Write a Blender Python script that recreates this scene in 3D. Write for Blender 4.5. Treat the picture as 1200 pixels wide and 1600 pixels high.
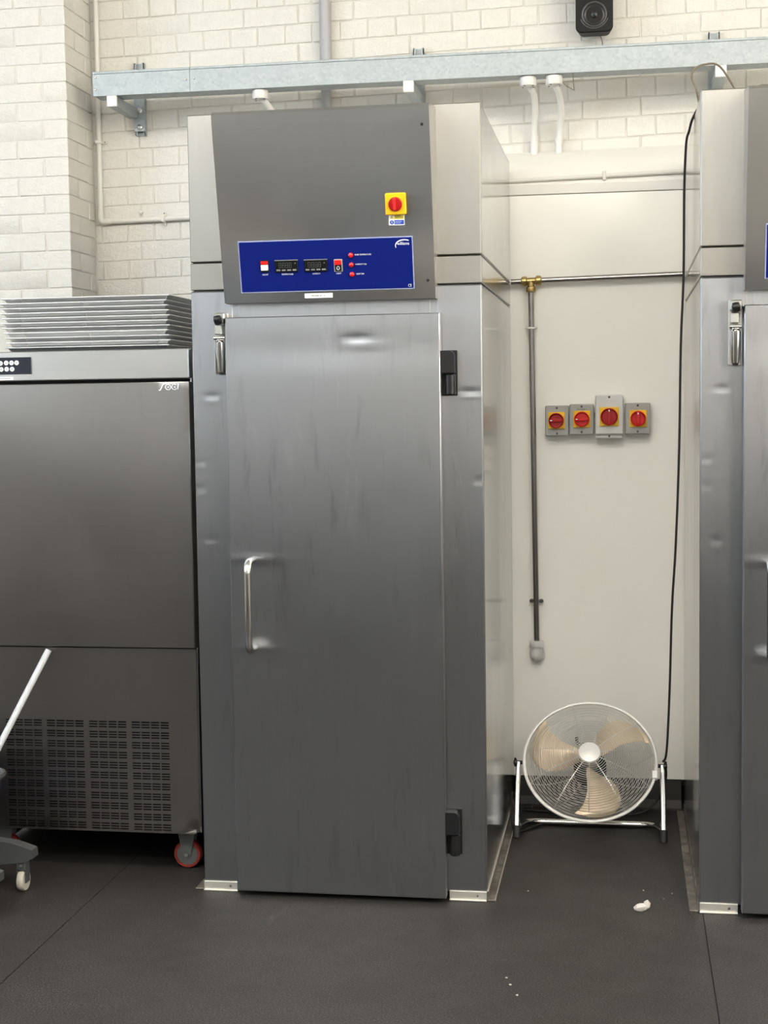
import bpy, bmesh, math, random
from mathutils import Vector, Matrix
random.seed(7)
S = bpy.context.scene
for o in list(bpy.data.objects):
    bpy.data.objects.remove(o, do_unlink=True)
COL = S.collection

# ------------------------------------------------------------------ camera
cam_d = bpy.data.cameras.new('camera'); cam = bpy.data.objects.new('camera', cam_d); COL.objects.link(cam)
right = Vector((0.98678719, 0.16142723, -0.01386675))
up = Vector((0.00179208, 0.07470598, 0.99720399))
fwd = Vector((-0.16201181, 0.98405298, -0.07342962))
m = Matrix((right, up, -fwd)).transposed().to_4x4(); m.translation = (1.3219, -4.4141, 1.5339)
cam.matrix_world = m
cam_d.sensor_fit = 'VERTICAL'; cam_d.sensor_height = 36.0
cam_d.lens = 2291.57 / 1600 * 36.0
cam_d.clip_start = 0.05; cam_d.clip_end = 100
S.camera = cam

# ------------------------------------------------------------------ world, exposure, light levels
w = bpy.data.worlds.new('world'); S.world = w; w.use_nodes = True
w.node_tree.nodes['Background'].inputs[0].default_value = (0.55, 0.65, 0.8, 1)
w.node_tree.nodes['Background'].inputs[1].default_value = 0.3
S.view_settings.view_transform = 'Standard'; S.view_settings.look = 'None'
S.view_settings.exposure = 0.55; S.view_settings.gamma = 1.0
S.view_settings.use_curve_mapping = False
ADDED_REAR_STRENGTH = 0.4          # unseen panes added high in the wall behind the camera
ADDED_LEFT_STRENGTH = 6.0     # unseen panes added in the left wall for cool light
ADDED_RIGHT_STRENGTH = 4.5    # unseen panes added in the right wall to brighten from that side
ADDED_LAMP_STRENGTH = 44.0           # unseen lamps added overhead to light the scene
ROOM = dict(x0=-5.0, x1=5.2, y0=-8.0, y1=1.45, h=4.7)

# ------------------------------------------------------------------ mesh helpers
class B:
    def __init__(s): s.v = []; s.f = []
    def add(s, vs, fs):
        n = len(s.v); s.v += [Vector(q) for q in vs]; s.f += [tuple(n + i for i in f) for f in fs]; return s
    def box(s, x0, x1, y0, y1, z0, z1, bev=0.0, seg=1):
        bm = bmesh.new(); bmesh.ops.create_cube(bm, size=1)
        for q in bm.verts:
            q.co = ((x0 + x1) / 2 + q.co.x * (x1 - x0), (y0 + y1) / 2 + q.co.y * (y1 - y0), (z0 + z1) / 2 + q.co.z * (z1 - z0))
        if bev: bmesh.ops.bevel(bm, geom=bm.edges[:], offset=bev, segments=1, profile=0.5, affect='EDGES')
        bm.verts.index_update()
        s.add([q.co.copy() for q in bm.verts], [[q.index for q in f.verts] for f in bm.faces]); bm.free(); return s
    def tube(s, path, r, n=10, closed=False, cap=True):
        P = [Vector(q) for q in path]; R = r if isinstance(r, (list, tuple)) else [r] * len(P)
        N = len(P); T = []
        for i in range(N):
            if closed: t = P[(i + 1) % N] - P[i - 1]
            else: t = P[min(i + 1, N - 1)] - P[max(i - 1, 0)]
            T.append(t.normalized())
        a = Vector((0, 0, 1)) if abs(T[0].z) < 0.9 else Vector((1, 0, 0))
        u = (a - T[0] * a.dot(T[0])).normalized(); vs = []; fs = []
        for i in range(N):
            u = (u - T[i] * u.dot(T[i])).normalized(); b = T[i].cross(u)
            for k in range(n):
                t = 2 * math.pi * k / n
                vs.append(P[i] + (u * math.cos(t) + b * math.sin(t)) * R[i])
        for i in range(N if closed else N - 1):
            j = (i + 1) % N
            for k in range(n):
                k2 = (k + 1) % n
                fs.append((i * n + k, i * n + k2, j * n + k2, j * n + k))
        if cap and not closed:
            fs.append(tuple(range(n))[::-1]); fs.append(tuple((N - 1) * n + k for k in range(n)))
        return s.add(vs, fs)
    def cyl(s, p0, p1, r0, r1=None, n=16):
        return s.tube([p0, p1], [r0, r0 if r1 is None else r1], n)
    def lathe(s, prof, origin=(0, 0, 0), axis=(0, 0, 1), n=24, cap=True):
        ax = Vector(axis).normalized(); a = Vector((1, 0, 0)) if abs(ax.x) < 0.9 else Vector((0, 1, 0))
        u = (a - ax * a.dot(ax)).normalized(); b = ax.cross(u); O = Vector(origin); vs = []; fs = []
        for (r, h) in prof:
            for k in range(n):
                t = 2 * math.pi * k / n; vs.append(O + ax * h + (u * math.cos(t) + b * math.sin(t)) * max(r, 1e-5))
        for i in range(len(prof) - 1):
            for k in range(n):
                k2 = (k + 1) % n; fs.append((i * n + k, i * n + k2, (i + 1) * n + k2, (i + 1) * n + k))
        if cap and prof[0][0] > 1e-4: fs.append(tuple(range(n))[::-1])
        if cap and prof[-1][0] > 1e-4: fs.append(tuple((len(prof) - 1) * n + k for k in range(n)))
        return s.add(vs, fs)
    def ring(s, c, u, v, r, w, n=48, m=5):
        c = Vector(c); u = Vector(u); v = Vector(v)
        return s.tube([c + (u * math.cos(2 * math.pi * i / n) + v * math.sin(2 * math.pi * i / n)) * r for i in range(n)], w, m, closed=True)
    def prism(s, poly, f0, f1):
        # poly: 2-D points, f0/f1 map (a,b) -> 3-D for the two ends
        n = len(poly); vs = [f0(*q) for q in poly] + [f1(*q) for q in poly]
        fs = [tuple(range(n)), tuple(range(2 * n - 1, n - 1, -1))] + [(i, n + i, n + (i + 1) % n, (i + 1) % n) for i in range(n)]
        return s.add(vs, fs)
    def map(s, fn): s.v = [Vector(fn(q)) for q in s.v]; return s

OFF = {}
def mesh_from(name, b, mat, off=(0, 0, 0), sharp=32):
    me = bpy.data.meshes.new(name); o = Vector(off)
    me.from_pydata([q - o for q in b.v], [], b.f)
    bm = bmesh.new(); bm.from_mesh(me); bmesh.ops.recalc_face_normals(bm, faces=bm.faces[:]); bm.to_mesh(me); bm.free()
    me.polygons.foreach_set('use_smooth', [True] * len(me.polygons)); me.set_sharp_from_angle(angle=math.radians(sharp))
    if mat: me.materials.append(mat)
    return me
def tag(o, label=None, cat=None, group=None, kind=None):
    if label: o['label'] = label
    if cat: o['category'] = cat
    if group: o['group'] = group
    if kind: o['kind'] = kind
    return o
def thing(name, label, cat, loc=(0, 0, 0), group=None):
    o = bpy.data.objects.new(name, None); COL.objects.link(o); o.location = loc; o.empty_display_size = 0.1
    OFF[o] = Vector(loc); return tag(o, label, cat, group)
def obj(name, b, mat, parent=None, label=None, sharp=32, loc=None):
    """one mesh object; geometry given in world coordinates"""
    off = OFF[parent] if parent else Vector(loc or (0, 0, 0))
    o = bpy.data.objects.new(name, mesh_from(name, b, mat, off, sharp)); COL.objects.link(o)
    OFF[o] = off
    if parent: o.parent = parent
    else: o.location = off
    if label: o['label'] = label
    return o
def struct(name, b, mat, label=None):
    o = obj(name, b, mat); o['kind'] = 'structure'
    if label: o['label'] = label
    return o
def copy_tree(o, parent=None):
    c = o.copy(); COL.objects.link(c); c.parent = parent
    for ch in [q for q in bpy.data.objects if q.parent == o]: copy_tree(ch, c)
    return c
def text_b(s, size, width=None):
    cu = bpy.data.curves.new('lettering', 'FONT'); cu.body = s; cu.size = size; cu.align_x = 'CENTER'; cu.align_y = 'CENTER'; cu.extrude = 0.0002; cu.resolution_u = 3
    o = bpy.data.objects.new('lettering', cu); COL.objects.link(o); bpy.context.view_layer.update()
    me = bpy.data.meshes.new_from_object(o.evaluated_get(bpy.context.evaluated_depsgraph_get()))
    b = B(); b.add([q.co.copy() for q in me.vertices], [tuple(p.vertices) for p in me.polygons])
    bpy.data.objects.remove(o); bpy.data.curves.remove(cu); bpy.data.meshes.remove(me)
    if width and b.v:
        xs = [q.x for q in b.v]; k = width / (max(xs) - min(xs)); c = (max(xs) + min(xs)) / 2
        b.v = [Vector(((q.x - c) * k, q.y, q.z)) for q in b.v]
    return b
def arc(c, r, a0, a1, n=12): return [(c[0] + r * math.cos(math.radians(a0 + (a1 - a0) * i / n)), c[1] + r * math.sin(math.radians(a0 + (a1 - a0) * i / n))) for i in range(n + 1)]
def round_path(pts, r, n=6):
    """polyline with rounded corners"""
    P = [Vector(q) for q in pts]; out = [P[0]]
    for i in range(1, len(P) - 1):
        a = (P[i - 1] - P[i]); b = (P[i + 1] - P[i]); k = min(r, a.length * .49, b.length * .49)
        A = P[i] + a.normalized() * k; C = P[i] + b.normalized() * k
        for j in range(n + 1):
            t = j / n; out.append(A * (1 - t) ** 2 + P[i] * 2 * t * (1 - t) + C * t * t)
    out.append(P[-1]); return out
def spline(pts, n=8):
    P = [Vector(q) for q in pts]; out = []
    for i in range(len(P) - 1):
        p0 = P[max(i - 1, 0)]; p1 = P[i]; p2 = P[i + 1]; p3 = P[min(i + 2, len(P) - 1)]
        for j in range(n):
            t = j / n
            out.append(0.5 * ((2 * p1) + (p2 - p0) * t + (2 * p0 - 5 * p1 + 4 * p2 - p3) * t * t + (3 * p1 - p0 - 3 * p2 + p3) * t ** 3))
    out.append(P[-1]); return out
def ribbon(pts, wd):
    """flat 2-D stroke outline -> polygon; wd a number or list of widths"""
    n = len(pts); W = wd if isinstance(wd, list) else [wd] * n; L = []; R = []
    for i in range(n):
        a = Vector(pts[max(i - 1, 0)]); c = Vector(pts[min(i + 1, n - 1)]); t = (c - a).normalized(); q = Vector((-t.y, t.x)) * W[i] / 2
        p = Vector(pts[i]); L.append(tuple(p + q)); R.append(tuple(p - q))
    return L, R
def add_ribbon(b, pts, wd, f0, f1):
    L, R = ribbon(pts, wd); n = len(L); vs = []
    for i in range(n): vs += [f0(*L[i]), f0(*R[i]), f1(*L[i]), f1(*R[i])]
    fs = []
    for i in range(n - 1):
        a = 4 * i; c = a + 4
        fs += [(a, a + 1, c + 1, c), (a + 2, c + 2, c + 3, a + 3), (a, c, c + 2, a + 2), (a + 1, a + 3, c + 3, c + 1)]
    fs += [(0, 2, 3, 1), (4 * n - 4, 4 * n - 3, 4 * n - 1, 4 * n - 2)]
    b.add(vs, fs)

# ------------------------------------------------------------------ materials
def mat(name, col, rough=0.5, metal=0.0, emit=None, strength=0, spec=None, coat=0.0):
    mt = bpy.data.materials.new(name); mt.use_nodes = True; n = mt.node_tree.nodes['Principled BSDF']
    n.inputs['Base Color'].default_value = (*col, 1); n.inputs['Roughness'].default_value = rough; n.inputs['Metallic'].default_value = metal
    if spec is not None: n.inputs['Specular IOR Level'].default_value = spec
    if coat: n.inputs['Coat Weight'].default_value = coat
    if emit: n.inputs['Emission Color'].default_value = (*emit, 1); n.inputs['Emission Strength'].default_value = strength
    return mt
def nodes_of(mt): return mt.node_tree.nodes, mt.node_tree.links, mt.node_tree.nodes['Principled BSDF']
def coord(mt, scale=(1, 1, 1), kind='Object'):
    N, L, p = nodes_of(mt); tc = N.new('ShaderNodeTexCoord'); mp = N.new('ShaderNodeMapping'); mp.inputs['Scale'].default_value = scale
    L.new(tc.outputs[kind], mp.inputs[0]); return mp.outputs[0]
def noise(mt, vec, scale, detail=3, rough=0.5, dist=0.0):
    N, L, p = nodes_of(mt); t = N.new('ShaderNodeTexNoise'); t.inputs['Scale'].default_value = scale; t.inputs['Detail'].default_value = detail
    t.inputs['Roughness'].default_value = rough; t.inputs['Distortion'].default_value = dist; L.new(vec, t.inputs['Vector']); return t.outputs['Fac']
def ramp(mt, fac, stops):
    N, L, p = nodes_of(mt); r = N.new('ShaderNodeValToRGB'); e = r.color_ramp.elements
    while len(e) < len(stops): e.new(0.5)
    for el, (pos, c) in zip(e, stops): el.position = pos; el.color = (*c, 1) if isinstance(c, (tuple, list)) else (c, c, c, 1)
    L.new(fac, r.inputs[0]); return r.outputs[0]
def mapr(mt, fac, a, b, c, d):
    N, L, p = nodes_of(mt); r = N.new('ShaderNodeMapRange'); L.new(fac, r.inputs[0])
    for i, q in enumerate((a, b, c, d)): r.inputs[1 + i].default_value = q
    return r.outputs[0]
def mix(mt, fac, a, b, mode='MIX'):
    N, L, p = nodes_of(mt); x = N.new('ShaderNodeMix'); x.data_type = 'RGBA'; x.blend_type = mode
    for s, q in ((x.inputs[0], fac), (x.inputs[6], a), (x.inputs[7], b)):
        if isinstance(q, (int, float)): s.default_value = q
        elif isinstance(q, tuple): s.default_value = (*q, 1)
        else: L.new(q, s)
    return x.outputs[2]
def bump(mt, fac, strength=0.3, dist=0.002, prev=None):
    N, L, p = nodes_of(mt); b = N.new('ShaderNodeBump'); b.inputs['Strength'].default_value = strength; b.inputs['Distance'].default_value = dist
    L.new(fac, b.inputs['Height'])
    if prev: L.new(prev, b.inputs['Normal'])
    L.new(b.outputs[0], p.inputs['Normal']); return b.outputs[0]

def brushed(name, col, rough, aniso=0.6, stain=0.0, streak=(30, 30, 0.5), smudge=0.03, rot=0.25, wave=0.0):
    mt = mat(name, col, rough, 1.0); N, L, p = nodes_of(mt)
    v = coord(mt, streak); s = noise(mt, v, 4.0, 2, 0.5)
    v2 = coord(mt, (1, 1, 0.55)); sm = noise(mt, v2, 5.5, 5, 0.62, 0.4)
    base = mix(mt, mapr(mt, s, 0.3, 0.7, 0.0, 1.0), tuple(c * 0.984 for c in col), tuple(min(1, c * 1.016) for c in col))
    out = mix(mt, mapr(mt, sm, 0.35, 0.75, 0.0, 0.6), base, tuple(c * 0.90 for c in col))
    if stain:   # dried drips and wipe marks: tall thin blotches, some darker, some paler
        d1 = noise(mt, coord(mt, (1, 1, 0.16)), 30, 4, 0.6, 0.3); d2 = noise(mt, coord(mt, (1, 1, 0.22)), 17, 5, 0.7, 0.6)
        area = mapr(mt, noise(mt, coord(mt, (1, 1, 0.8)), 2.6, 3, 0.5), 0.42, 0.62, 0.15, 1.0)
        mul = N.new('ShaderNodeMath'); mul.operation = 'MULTIPLY'; L.new(mapr(mt, d1, 0.56, 0.70, 0.0, stain), mul.inputs[0]); L.new(area, mul.inputs[1])
        out = mix(mt, mul.outputs[0], out, tuple(c * 0.55 for c in col))
        mul2 = N.new('ShaderNodeMath'); mul2.operation = 'MULTIPLY'; L.new(mapr(mt, d2, 0.56, 0.72, 0.0, stain), mul2.inputs[0]); L.new(area, mul2.inputs[1])
        out = mix(mt, mul2.outputs[0], out, tuple(min(1, c * 1.35) for c in col))
    L.new(out, p.inputs['Base Color'])
    add = N.new('ShaderNodeMath'); add.operation = 'ADD'
    L.new(mapr(mt, s, 0.3, 0.7, rough - 0.005, rough + 0.005), add.inputs[0]); L.new(mapr(mt, sm, 0.3, 0.8, -smudge, smudge), add.inputs[1])
    L.new(add.outputs[0], p.inputs['Roughness'])
    p.inputs['Anisotropic'].default_value = aniso; p.inputs['Anisotropic Rotation'].default_value = 0.0
    tg = N.new('ShaderNodeTangent'); tg.direction_type = 'RADIAL'; tg.axis = 'Z'; L.new(tg.outputs[0], p.inputs['Tangent'])
    return mt

M = {}
M['steel'] = brushed('brushed_stainless_steel', (0.405, 0.413, 0.432), 0.325, 0.75, 0.42, smudge=0.028)
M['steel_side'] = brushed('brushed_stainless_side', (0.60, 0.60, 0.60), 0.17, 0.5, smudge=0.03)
M['steel_hood'] = brushed('brushed_stainless_hood', (0.43, 0.423, 0.41), 0.34, 0.6, 0.15, streak=(0.5, 30, 30), rot=0.0)
M['steel_chiller'] = brushed('brushed_stainless_chiller', (0.335, 0.316, 0.30), 0.32, 0.75, 0.12, streak=(0.5, 30, 30), rot=0.0)
M['steel_light'] = brushed('brushed_stainless_header', (0.36, 0.342, 0.312), 0.32, 0.7, 0.2, streak=(0.5, 30, 30), rot=0.0)
M['steel_header'] = brushed('brushed_stainless_fascia', (0.56, 0.545, 0.52), 0.325, 0.6, 0.0, streak=(0.5, 30, 30), rot=0.0)
M['chrome'] = mat('polished_chrome', (0.72, 0.71, 0.69), 0.12, 1.0)
M['satin'] = mat('satin_steel', (0.62, 0.61, 0.58), 0.28, 1.0)
M['dark_steel'] = mat('dark_steel_pipe', (0.34, 0.32, 0.30), 0.24, 1.0)
M['brass'] = mat('aged_brass', (0.45, 0.33, 0.13), 0.35, 1.0)
M['aluminium'] = mat('aluminium_tray', (0.78, 0.78, 0.78), 0.42, 0.9)
M['alu_strip'] = mat('aluminium_strip', (0.70, 0.68, 0.62), 0.38, 0.8)
M['dark'] = mat('dark_gap', (0.012, 0.012, 0.013), 0.8)
M['black'] = mat('black_plastic', (0.008, 0.008, 0.009), 0.35, spec=0.35)
M['rubber'] = mat('black_rubber', (0.015, 0.015, 0.015), 0.55)
M['speaker'] = mat('speaker_black', (0.006, 0.005, 0.005), 0.5, spec=0.2)
M['cone'] = mat('speaker_cone', (0.012, 0.012, 0.013), 0.3)
M['ringgrey'] = mat('speaker_ring', (0.06, 0.06, 0.06), 0.35)
M['red'] = mat('red_plastic', (0.62, 0.012, 0.012), 0.28)
M['darkred'] = mat('deep_red_plastic', (0.40, 0.008, 0.010), 0.25)
M['yellow'] = mat('yellow_plastic', (0.88, 0.52, 0.012), 0.3)
M['boxgrey'] = mat('grey_plastic', (0.36, 0.36, 0.34), 0.45)
M['boxlight'] = mat('light_grey_plastic', (0.62, 0.62, 0.60), 0.4)
M['white'] = mat('white_plastic', (0.68, 0.67, 0.645), 0.35)
M['cream_plastic'] = mat('painted_conduit', (0.66, 0.64, 0.59), 0.45)
M['greypipe'] = mat('grey_plastic_pipe', (0.36, 0.36, 0.37), 0.4)
M['blue'] = mat('blue_control_plate', (0.0025, 0.009, 0.125), 0.45, spec=0.12)
M['bluetrim'] = mat('pale_blue_edge', (0.30, 0.34, 0.55), 0.4)
M['print'] = mat('white_print', (0.78, 0.80, 0.88), 0.5)
M['printdark'] = mat('dark_print', (0.06, 0.06, 0.06), 0.6)
M['glass'] = mat('display_black', (0.008, 0.009, 0.009), 0.15)
M['segment'] = mat('display_segments', (0.07, 0.075, 0.07), 0.4)
M['key'] = mat('display_keys', (0.20, 0.20, 0.20), 0.4)
M['paper'] = mat('white_paper', (0.85, 0.85, 0.84), 0.6)
M['scrap'] = mat('greyed_paper', (0.46, 0.43, 0.40), 0.7)
M['signblue'] = mat('sign_blue', (0.02, 0.06, 0.38), 0.5)
M['signyellow'] = mat('sign_yellow', (0.66, 0.56, 0.08), 0.5)
M['blade'] = mat('champagne_fan_blade', (0.70, 0.56, 0.40), 0.38, 0.25)
M['rim'] = mat('fan_rim_silver', (0.80, 0.79, 0.76), 0.35, 0.15)
M['wire'] = mat('fan_wire_chrome', (0.74, 0.73, 0.70), 0.32, 0.7)
M['tan'] = mat('tan_cable', (0.16, 0.13, 0.09), 0.5)
M['caster_red'] = mat('red_caster_tyre', (0.24, 0.025, 0.018), 0.4)
M['caster_grey'] = mat('grey_caster', (0.12, 0.125, 0.115), 0.45)
M['tyre_white'] = mat('pale_tyre', (0.40, 0.385, 0.33), 0.5)
M['chassis'] = mat('grey_bucket_chassis', (0.05, 0.053, 0.056), 0.45)
M['bucket'] = mat('dark_navy_bucket', (0.012, 0.016, 0.045), 0.35)
M['bucketblue'] = mat('bright_blue_badge', (0.01, 0.05, 0.42), 0.3)
M['poleW'] = mat('white_pole', (0.46, 0.48, 0.50), 0.35)
M['button'] = mat('pale_button', (0.72, 0.76, 0.78), 0.4)
M['panelblack'] = mat('navy_black_panel', (0.012, 0.014, 0.025), 0.25)
M['lamp'] = mat('added_lamp_diffuser', (0.9, 0.9, 0.9), 0.5, emit=(1.0, 0.945, 0.86), strength=ADDED_LAMP_STRENGTH)
M['lamp_up'] = mat('added_uplight_diffuser', (0.9, 0.9, 0.9), 0.5, emit=(1.0, 0.945, 0.86), strength=ADDED_LAMP_STRENGTH * 0.45)  # upward glow added so the ceiling bounces soft light
M['pane'] = mat('added_rear_pane', (0.8, 0.85, 0.9), 0.3, emit=(0.80, 0.91, 1.0), strength=ADDED_REAR_STRENGTH)
M['pane_side'] = mat('added_left_pane', (0.8, 0.85, 0.9), 0.3, emit=(0.70, 0.86, 1.0), strength=ADDED_LEFT_STRENGTH)
M['pane_right'] = mat('added_right_pane', (0.85, 0.85, 0.8), 0.3, emit=(1.0, 0.92, 0.78), strength=ADDED_RIGHT_STRENGTH)  # warm glow added to brighten the scene from the right
M['frame'] = mat('window_frame_paint', (0.7, 0.7, 0.7), 0.5)
M['dado'] = mat('reflected_dark_paint', (0.10, 0.10, 0.105), 0.6)  # dark finish of the dado and bench added for reflections
M['upper'] = mat('cream_wall_paint', (0.36, 0.345, 0.315), 0.7)
M['ceiling'] = mat('white_ceiling_paint', (0.80, 0.79, 0.76), 0.8)

# painted brick
mt = mat('white_painted_brick', (0.86, 0.835, 0.775), 0.55); N_, L_, p_ = nodes_of(mt)
v = coord(mt, (1, 1, 1)); a = noise(mt, v, 38, 5, 0.65); c = noise(mt, v, 160, 3, 0.6)
L_.new(mix(mt, mapr(mt, a, 0.3, 0.7, 0, 1), (0.62, 0.598, 0.548), (0.66, 0.641, 0.592)), p_.inputs['Base Color'])
bump(mt, c, 0.45, 0.0025, bump(mt, a, 0.6, 0.007)); M['brick'] = mt
mt = mat('white_painted_mortar', (0.62, 0.598, 0.545), 0.6); v = coord(mt); bump(mt, noise(mt, v, 70, 5, 0.7), 0.6, 0.004); M['mortar'] = mt
mt = mat('cream_render', (0.78, 0.76, 0.71), 0.6); v = coord(mt); bump(mt, noise(mt, v, 14, 4, 0.6), 0.4, 0.006); M['render'] = mt
mt = mat('cream_wall_cladding', (0.72, 0.685, 0.60), 0.42); N_, L_, p_ = nodes_of(mt); v = coord(mt)
L_.new(mix(mt, mapr(mt, noise(mt, v, 1.6, 4, 0.6), 0.35, 0.7, 0, 1), (0.925, 0.91, 0.845), (0.90, 0.88, 0.81)), p_.inputs['Base Color'])
bump(mt, noise(mt, v, 2.0, 2, 0.5), 0.15, 0.01); M['cladding'] = mt
mt = mat('cladding_trim', (0.70, 0.68, 0.63), 0.45); M['trim'] = mt
# galvanised steel
mt = mat('galvanised_steel', (0.62, 0.66, 0.67), 0.5, 0.6); N_, L_, p_ = nodes_of(mt); v = coord(mt)
vo = N_.new('ShaderNodeTexVoronoi'); vo.inputs['Scale'].default_value = 95; L_.new(v, vo.inputs['Vector'])
sp = N_.new('ShaderNodeSeparateColor'); L_.new(vo.outputs['Color'], sp.inputs[0])
L_.new(mix(mt, sp.outputs[0], (0.345, 0.38, 0.39), (0.395, 0.43, 0.44)), p_.inputs['Base Color'])
L_.new(mapr(mt, sp.outputs[1], 0, 1, 0.48, 0.64), p_.inputs['Roughness']); M['galv'] = mt
# floor sheet
mt = mat('dark_speckled_floor', (0.05, 0.046, 0.043), 0.5, spec=0.2); N_, L_, p_ = nodes_of(mt); v = coord(mt)
f1 = noise(mt, v, 210, 3, 0.7); f2 = noise(mt, v, 1.7, 4, 0.6); f3 = noise(mt, coord(mt, (1, 0.25, 1)), 5, 6, 0.7)
b1 = mix(mt, mapr(mt, f1, 0.48, 0.68, 0, 1), (0.016, 0.0142, 0.0132), (0.098, 0.090, 0.085))
b2 = mix(mt, mapr(mt, f2, 0.35, 0.7, 0, 0.5), b1, (0.022, 0.020, 0.019))
L_.new(mix(mt, mapr(mt, f3, 0.66, 0.82, 0, 0.25), b2, (0.22, 0.21, 0.20)), p_.inputs['Base Color'])
L_.new(mapr(mt, f2, 0.3, 0.7, 0.42, 0.56), p_.inputs['Roughness']); bump(mt, f1, 0.35, 0.0012); M['floor'] = mt
mt = mat('floor_coving', (0.035, 0.032, 0.03), 0.5); M['coving'] = mt
# dirty metal angle along the cabinet foot
mt = mat('grimy_metal_angle', (0.2, 0.18, 0.15), 0.5, 0.3); N_, L_, p_ = nodes_of(mt); v = coord(mt)
L_.new(mix(mt, mapr(mt, noise(mt, v, 14, 5, 0.7), 0.38, 0.6, 0, 1), (0.20, 0.18, 0.155), (0.07, 0.06, 0.05)), p_.inputs['Base Color']); M['grimy'] = mt

# ------------------------------------------------------------------ the room
X0, X1, Y0, HC = ROOM['x0'], ROOM['x1'], ROOM['y0'], ROOM['h']
fl = struct('floor', B().box(X0, X1, Y0, 1.6, -0.12, -0.004), M['dark'])
for a, c in ((X0, -0.3315), (-0.3285, 1.5485), (1.5515, X1)):
    obj('floor_sheet', B().box(a, c, Y0, 1.6, -0.006, 0.0), M['floor'], fl)
struct('ceiling', B().box(X0, X1, Y0, 1.7, HC, HC + 0.15), M['ceiling'])
BW = 1.45      # face of the brick wall
TILT = 0.021   # the courses climb slightly to the right
wall = struct('wall_back', B().box(X0, X1, BW + 0.0040, BW + 0.25, 0, HC), M['mortar'])
struct('wall_left', B().box(X0 - 0.2, X0, Y0, 1.7, 0, HC), M['upper'])
struct('wall_right', B().box(X1, X1 + 0.2, Y0, 1.7, 0, HC), M['upper'])
struct('wall_front', B().box(X0, X1, Y0 - 0.2, Y0, 0, HC), M['upper'])
struct('trim_1', B().box(X0, X1, Y0, Y0 + 0.03, 0, 1.15), M['dado'], 'dark grey dado added on the unseen far wall for reflections')  # dark band added behind the camera for the steel to reflect
# unseen windows added behind the camera and in both side walls for light
wn = 0
def window(n, mk, c0, c1, z0, z1, cols, pmat):
    fr = B(); d = (c1 - c0) / cols
    for i in range(cols + 1): mk(fr, c0 + i * d - 0.04, c0 + i * d + 0.04, z0, z1)
    for z in (z0, (z0 + z1) / 2, z1): mk(fr, c0, c1, z - 0.04, z + 0.04)
    o = obj('window_%d' % n, fr, M['frame']); o['kind'] = 'structure'
    for i in range(cols):
        for (a, c) in ((z0, (z0 + z1) / 2), ((z0 + z1) / 2, z1)):
            q = B(); mk(q, c0 + i * d + 0.04, c0 + (i + 1) * d - 0.04, a + 0.04, c - 0.04, 0.02); obj('window_pane', q, pmat, o)
mk_b = lambda b, a, c, z0, z1, t=0.05: b.box(a, c, Y0 + 0.002, Y0 + t, z0, z1)
mk_l = lambda b, a, c, z0, z1, t=0.05: b.box(X0 + 0.002, X0 + t, a, c, z0, z1)
window(1, mk_b, -4.4, -1.2, 2.9, 4.3, 3, M['pane'])
window(2, mk_b, 0.2, 3.4, 2.9, 4.3, 3, M['pane'])
window(3, mk_l, -5.5, -1.5, 1.6, 4.2, 4, M['pane_side'])
mk_r = lambda b, a, c, z0, z1, t=0.05: b.box(X1 - t, X1 - 0.002, a, c, z0, z1)
window(4, mk_r, -6.0, -1.2, 1.2, 4.2, 4, M['pane_right'])

# brick variants
def brick_mesh(l, h, d, k):
    rnd = random.Random(k); b = B().box(-l / 2, l / 2, 0, d, -h / 2, h / 2, 0.0022, 1)
    b.v = [Vector((q.x + rnd.uniform(-.0012, .0012), q.y + rnd.uniform(-.0006, .0006), q.z + rnd.uniform(-.0012, .0012))) for q in b.v]
    return mesh_from('brick', b, M['brick'], sharp=30)
BM = {}
def brick(parent, x0, x1, y, z, h, d=0.05, rz=0.0, tilt=0.0):
    key = (round(x1 - x0, 3), round(h, 3), d, random.randrange(4))
    if key not in BM: BM[key] = brick_mesh(x1 - x0, h, d, hash(key) & 0xffff)
    o = bpy.data.objects.new('brick', BM[key]); COL.objects.link(o); o.parent = parent
    o.location = ((x0 + x1) / 2, y + random.uniform(-.0008, .0008), z); o.rotation_euler = (random.uniform(-.004, .004), tilt + random.uniform(-.003, .003), rz)
    return o
J = 0.005
def course_z(k): return 2.442 + 0.075 * k          # lower joint of course k at X = -0.5
rest = B()
for k in range(-8, 13):
    z0 = course_z(k); hdr = (k % 2 == 1); L = 0.1125 if hdr else 0.225
    ph = -0.583 if hdr else -0.6395
    i0 = int(math.floor((-0.838 - ph) / L)) ; x = ph + i0 * L
    while x < 2.75:
        a = max(x + J / 2, -0.834); c = x + L - J / 2; x += L
        if c - a < 0.02: continue
        xm = (a + c) / 2; zc = z0 + 0.0375 + TILT * (xm + 0.5)
        vis = False
        if xm < -0.02: vis = zc > 1.88
        elif xm < 0.93: vis = zc > 2.40
        elif xm < 2.05: vis = zc > 2.46 + TILT
        if xm > 0.88 and zc < 2.50: vis = False
        if zc > 3.27 or xm > 2.05: vis = False
        if vis: brick(wall, a, c, BW, zc, 0.0705, tilt=-TILT)
        elif zc > 2.5 or (xm < 0 and zc > 1.85): rest.box(a, c, BW, BW + 0.02, zc - .0335, zc + .0335, 0.004)
if rest.v: tag(obj('brick_rows', rest, M['brick'], wall), kind='stuff')
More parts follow.
